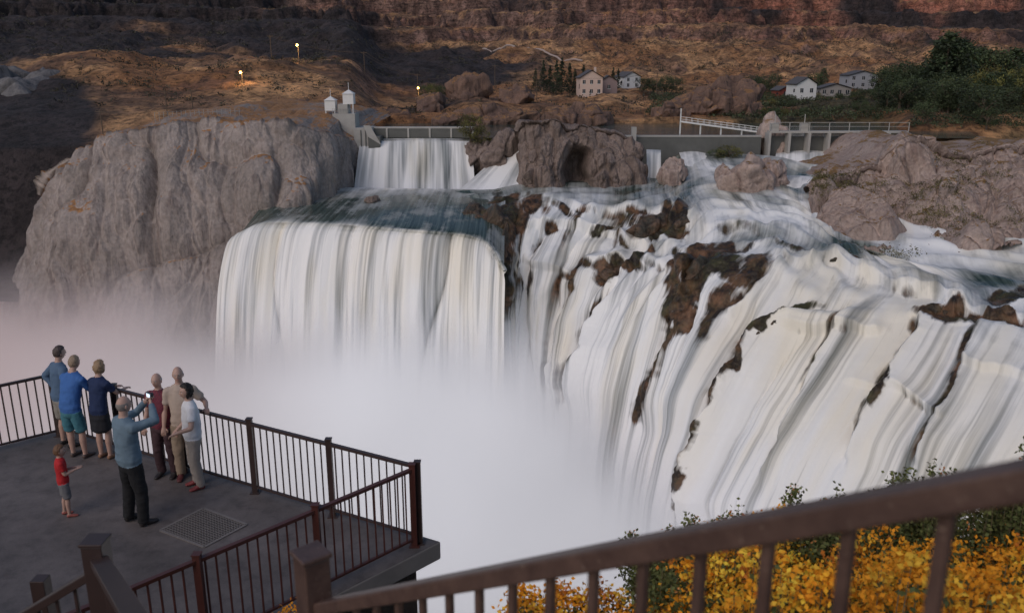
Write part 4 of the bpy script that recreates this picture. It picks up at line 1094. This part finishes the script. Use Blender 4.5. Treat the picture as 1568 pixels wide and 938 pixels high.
    for j in range(nv_):
        for i in range(nu_):
            hd.f.append([j*nu_+i,(j+1)*nu_+i,(j+1)*nu_+(i+1)%nu_,j*nu_+(i+1)%nu_]);hd.m.append(0)
    for sd in (-1,1):
        hd.ball((sd*.03,.077,.004),(.0125,.010,.007),5);hd.ball((sd*.03,.0855,.004),(.0055,.003,.0055),6)
        hd.tube([(sd*.012,.093,.024),(sd*.03,.093,.029),(sd*.046,.083,.024)],[.003,.0035,.0025],5,4)
        hd.ball((sd*.077,-.008,-.012),(.009,.019,.031),0)
    hd.ball((0,.0925,-.058),(.021,.006,.005),7)
    n0=len(hd.v);NU,NV=48,38
    def mask(d):
        dx,dy,dz=d
        if hair=='bald': return (dz<.38 and dz>-.42 and dy<.15) 
        if hair=='short': return (dz>.42+.3*dy if dy>.1 else dz>-.42)
        if hair=='bob': return (dz>.5+.25*dy if dy>.25 else dz>-.78)
    PH,TH=np.meshgrid(np.pi*np.arange(NV+1)/NV,2*np.pi*np.arange(NU)/NU,indexing='ij')
    DX,DY,DZ=np.sin(PH)*np.cos(TH),np.sin(PH)*np.sin(TH),np.cos(PH)
    NZ=fbm(DX*6,DY*6,DZ*6+x,3,5);thick=(.004 if hair=='bald' else .014 if hair=='short' else .024)
    for j in range(NV+1):
        for i in range(NU):
            dd_=(DX[j,i],DY[j,i],DZ[j,i])
            hd.v.append(tuple(headp(dd_,(thick+NZ[j,i]*thick*.9) if mask(dd_) else -.012)))
    for j in range(NV):
        for i in range(NU):
            hd.f.append([n0+j*NU+i,n0+(j+1)*NU+i,n0+(j+1)*NU+(i+1)%NU,n0+j*NU+(i+1)%NU]);hd.m.append(4)
    k=len(out.v);out.v+=[tuple(hc+Rm@(Vector(v_)*hs)) for v_ in hd.v];out.f+=[[k+i for i in f] for f in hd.f];out.m+=hd.m
    if handobj=='camera':
        c_=(hands[0][0]+hands[1][0])/2+(hands[0][1]+hands[1][1])*.05
        out.aab(c_.x-.055,c_.x+.055,c_.y-.012,c_.y+.02,c_.z-.01,c_.z+.06,8)
        out.tube([(c_.x,c_.y+.02,c_.z+.025),(c_.x,c_.y+.05,c_.z+.025)],[.025,.023],12,8)
        out.aab(c_.x-.04,c_.x+.04,c_.y-.016,c_.y-.012,c_.z,c_.z+.05,9)
    mats.append(simple('camera_screen',(.6,.7,.8),.3,0,emit=((.7,.85,1),1.0)))
    o=out.obj(name,mats,True)
    o.scale=(s,s,s);o.location=(x,y,ZP);o.rotation_euler=(0,0,rz)
    return o
R_=math.radians
def plaid():
    m,nt,b,o=newmat('maroon_check_cloth')
    ck=nt.nodes.new('ShaderNodeTexChecker');ck.inputs['Scale'].default_value=45;ck.inputs[1].default_value=(.22,.03,.05,1);ck.inputs[2].default_value=(.10,.03,.05,1)
    tc=nt.nodes.new('ShaderNodeTexCoord');nt.links.new(tc.outputs['Object'],ck.inputs[0]);nt.links.new(ck.outputs[0],b.inputs['Base Color']);b.inputs['Roughness'].default_value=.85;return m
akimbo=((.45,-.12,1.16),(.19,-.02,1.0));railarm=((.26,.10,1.10),(.12,.45,1.14))
camR=((.45,.15,1.20),(.06,.34,1.56));camL=((.45,.15,1.15),(.06,.34,1.56))
person(-5.09,10.3,R_(-38),1.84,'man_with_camera',(.15,.22,.28),(.012,.012,.014),sleeve='long',hair='bald',hairc=(.25,.22,.2),armR=camR,armL=camL,belly=.02,wid=1.08,feet=((-.14,0),(.14,.05)),handobj='camera',headpitch=-.05)
person(-5.2,11.68,R_(172),1.66,'man_in_maroon_shirt',(.2,.03,.05),(.06,.03,.035),topm=plaid(),sleeve='short',hair='bald',hairc=(.5,.48,.46),belly=.02,feet=((-.1,0),(.12,.02)))
person(-4.88,11.66,R_(195),1.77,'man_in_beige_shirt',(.50,.40,.33),(.33,.25,.18),sleeve='short',hair='bald',hairc=(.6,.58,.56),belly=.03,armL=((.30,-.25,1.15),(.36,.20,1.14)),feet=((-.1,0),(.11,.04)),shoe=(.12,.03,.03))
person(-4.63,11.33,R_(118),1.62,'woman_in_white_shirt',(.78,.78,.80),(.38,.33,.29),sleeve='short',hair='bob',hairc=(.02,.015,.013),belly=.02,wid=.98,armR=((.28,-.1,1.14),(.22,.18,.96)),armL=((.40,-.10,1.15),(.2,.25,1.05)),feet=((-.1,0),(.1,.03)),shoe=(.25,.04,.04),headyaw=.2)
person(-6.13,10.5,R_(-62),1.04,'boy_in_red_shirt',(.50,.02,.025),(.17,.17,.18),botkind='shorts',sleeve='short',hair='short',hairc=(.16,.08,.04),armR=((.23,-.2,1.13),(.10,.30,1.16)),armL=((.23,-.2,1.13),(.08,.3,1.14)),feet=((-.1,-.04),(.1,.06)),shoe=(.35,.10,.08),child=True,wid=.95)
person(-6.86,12.34,R_(-18),1.66,'woman_in_blue_shirt',(.05,.15,.42),(.06,.20,.25),botkind='shorts',sleeve='long',hair='short',hairc=(.30,.22,.15),lean=.28,armR=railarm,armL=railarm,feet=((-.11,0),(.12,.02)),shoe=(.10,.07,.06),wid=1.1,belly=.02,headpitch=-.1)
person(-6.42,12.30,R_(-24),1.60,'woman_in_navy_dress',(.015,.03,.09),(.015,.015,.02),botkind='skirt',sleeve='short',hair='bob',hairc=(.33,.22,.13),lean=.16,armR=railarm,armL=railarm,feet=((-.09,0),(.09,.03)),shoe=(.28,.15,.09),headpitch=-.1)
person(-7.25,12.75,R_(-40),1.70,'man_in_denim_shirt',(.09,.15,.24),(.28,.26,.23),botkind='shorts',sleeve='long',hair='short',hairc=(.07,.05,.045),lean=.1,armR=akimbo,armL=akimbo,feet=((-.12,0),(.12,.02)))

# ================================================================= CAMERA / LIGHT
cam=bpy.data.cameras.new('cam');cam.lens=1300/1568*36;cam.sensor_width=36;cam.clip_end=5000;cam.clip_start=.05
cam.dof.use_dof=True;cam.dof.focus_distance=30;cam.dof.aperture_fstop=3.0
co=link(bpy.data.objects.new('camera',cam));co.rotation_euler=(math.pi/2-PITCH,0,0);scene.camera=co
w=bpy.data.worlds.new('World');scene.world=w;w.use_nodes=True
sk=w.node_tree.nodes.new('ShaderNodeTexSky');sk.sky_type='NISHITA';sk.sun_disc=False
el,rot=math.radians(40),math.radians(215)
sk.sun_elevation=el;sk.sun_rotation=rot
bg=w.node_tree.nodes['Background'];bg.inputs[1].default_value=.082
w.node_tree.links.new(sk.outputs[0],bg.inputs[0])
sl=bpy.data.lights.new('sun','SUN');sl.energy=.95;sl.angle=math.radians(48);sl.color=(1,.84,.74)
so=link(bpy.data.objects.new('sun',sl))
dirv=Vector((math.sin(rot)*math.cos(el),math.cos(rot)*math.cos(el),math.sin(el)))
so.rotation_euler=dirv.to_track_quat('Z','Y').to_euler()
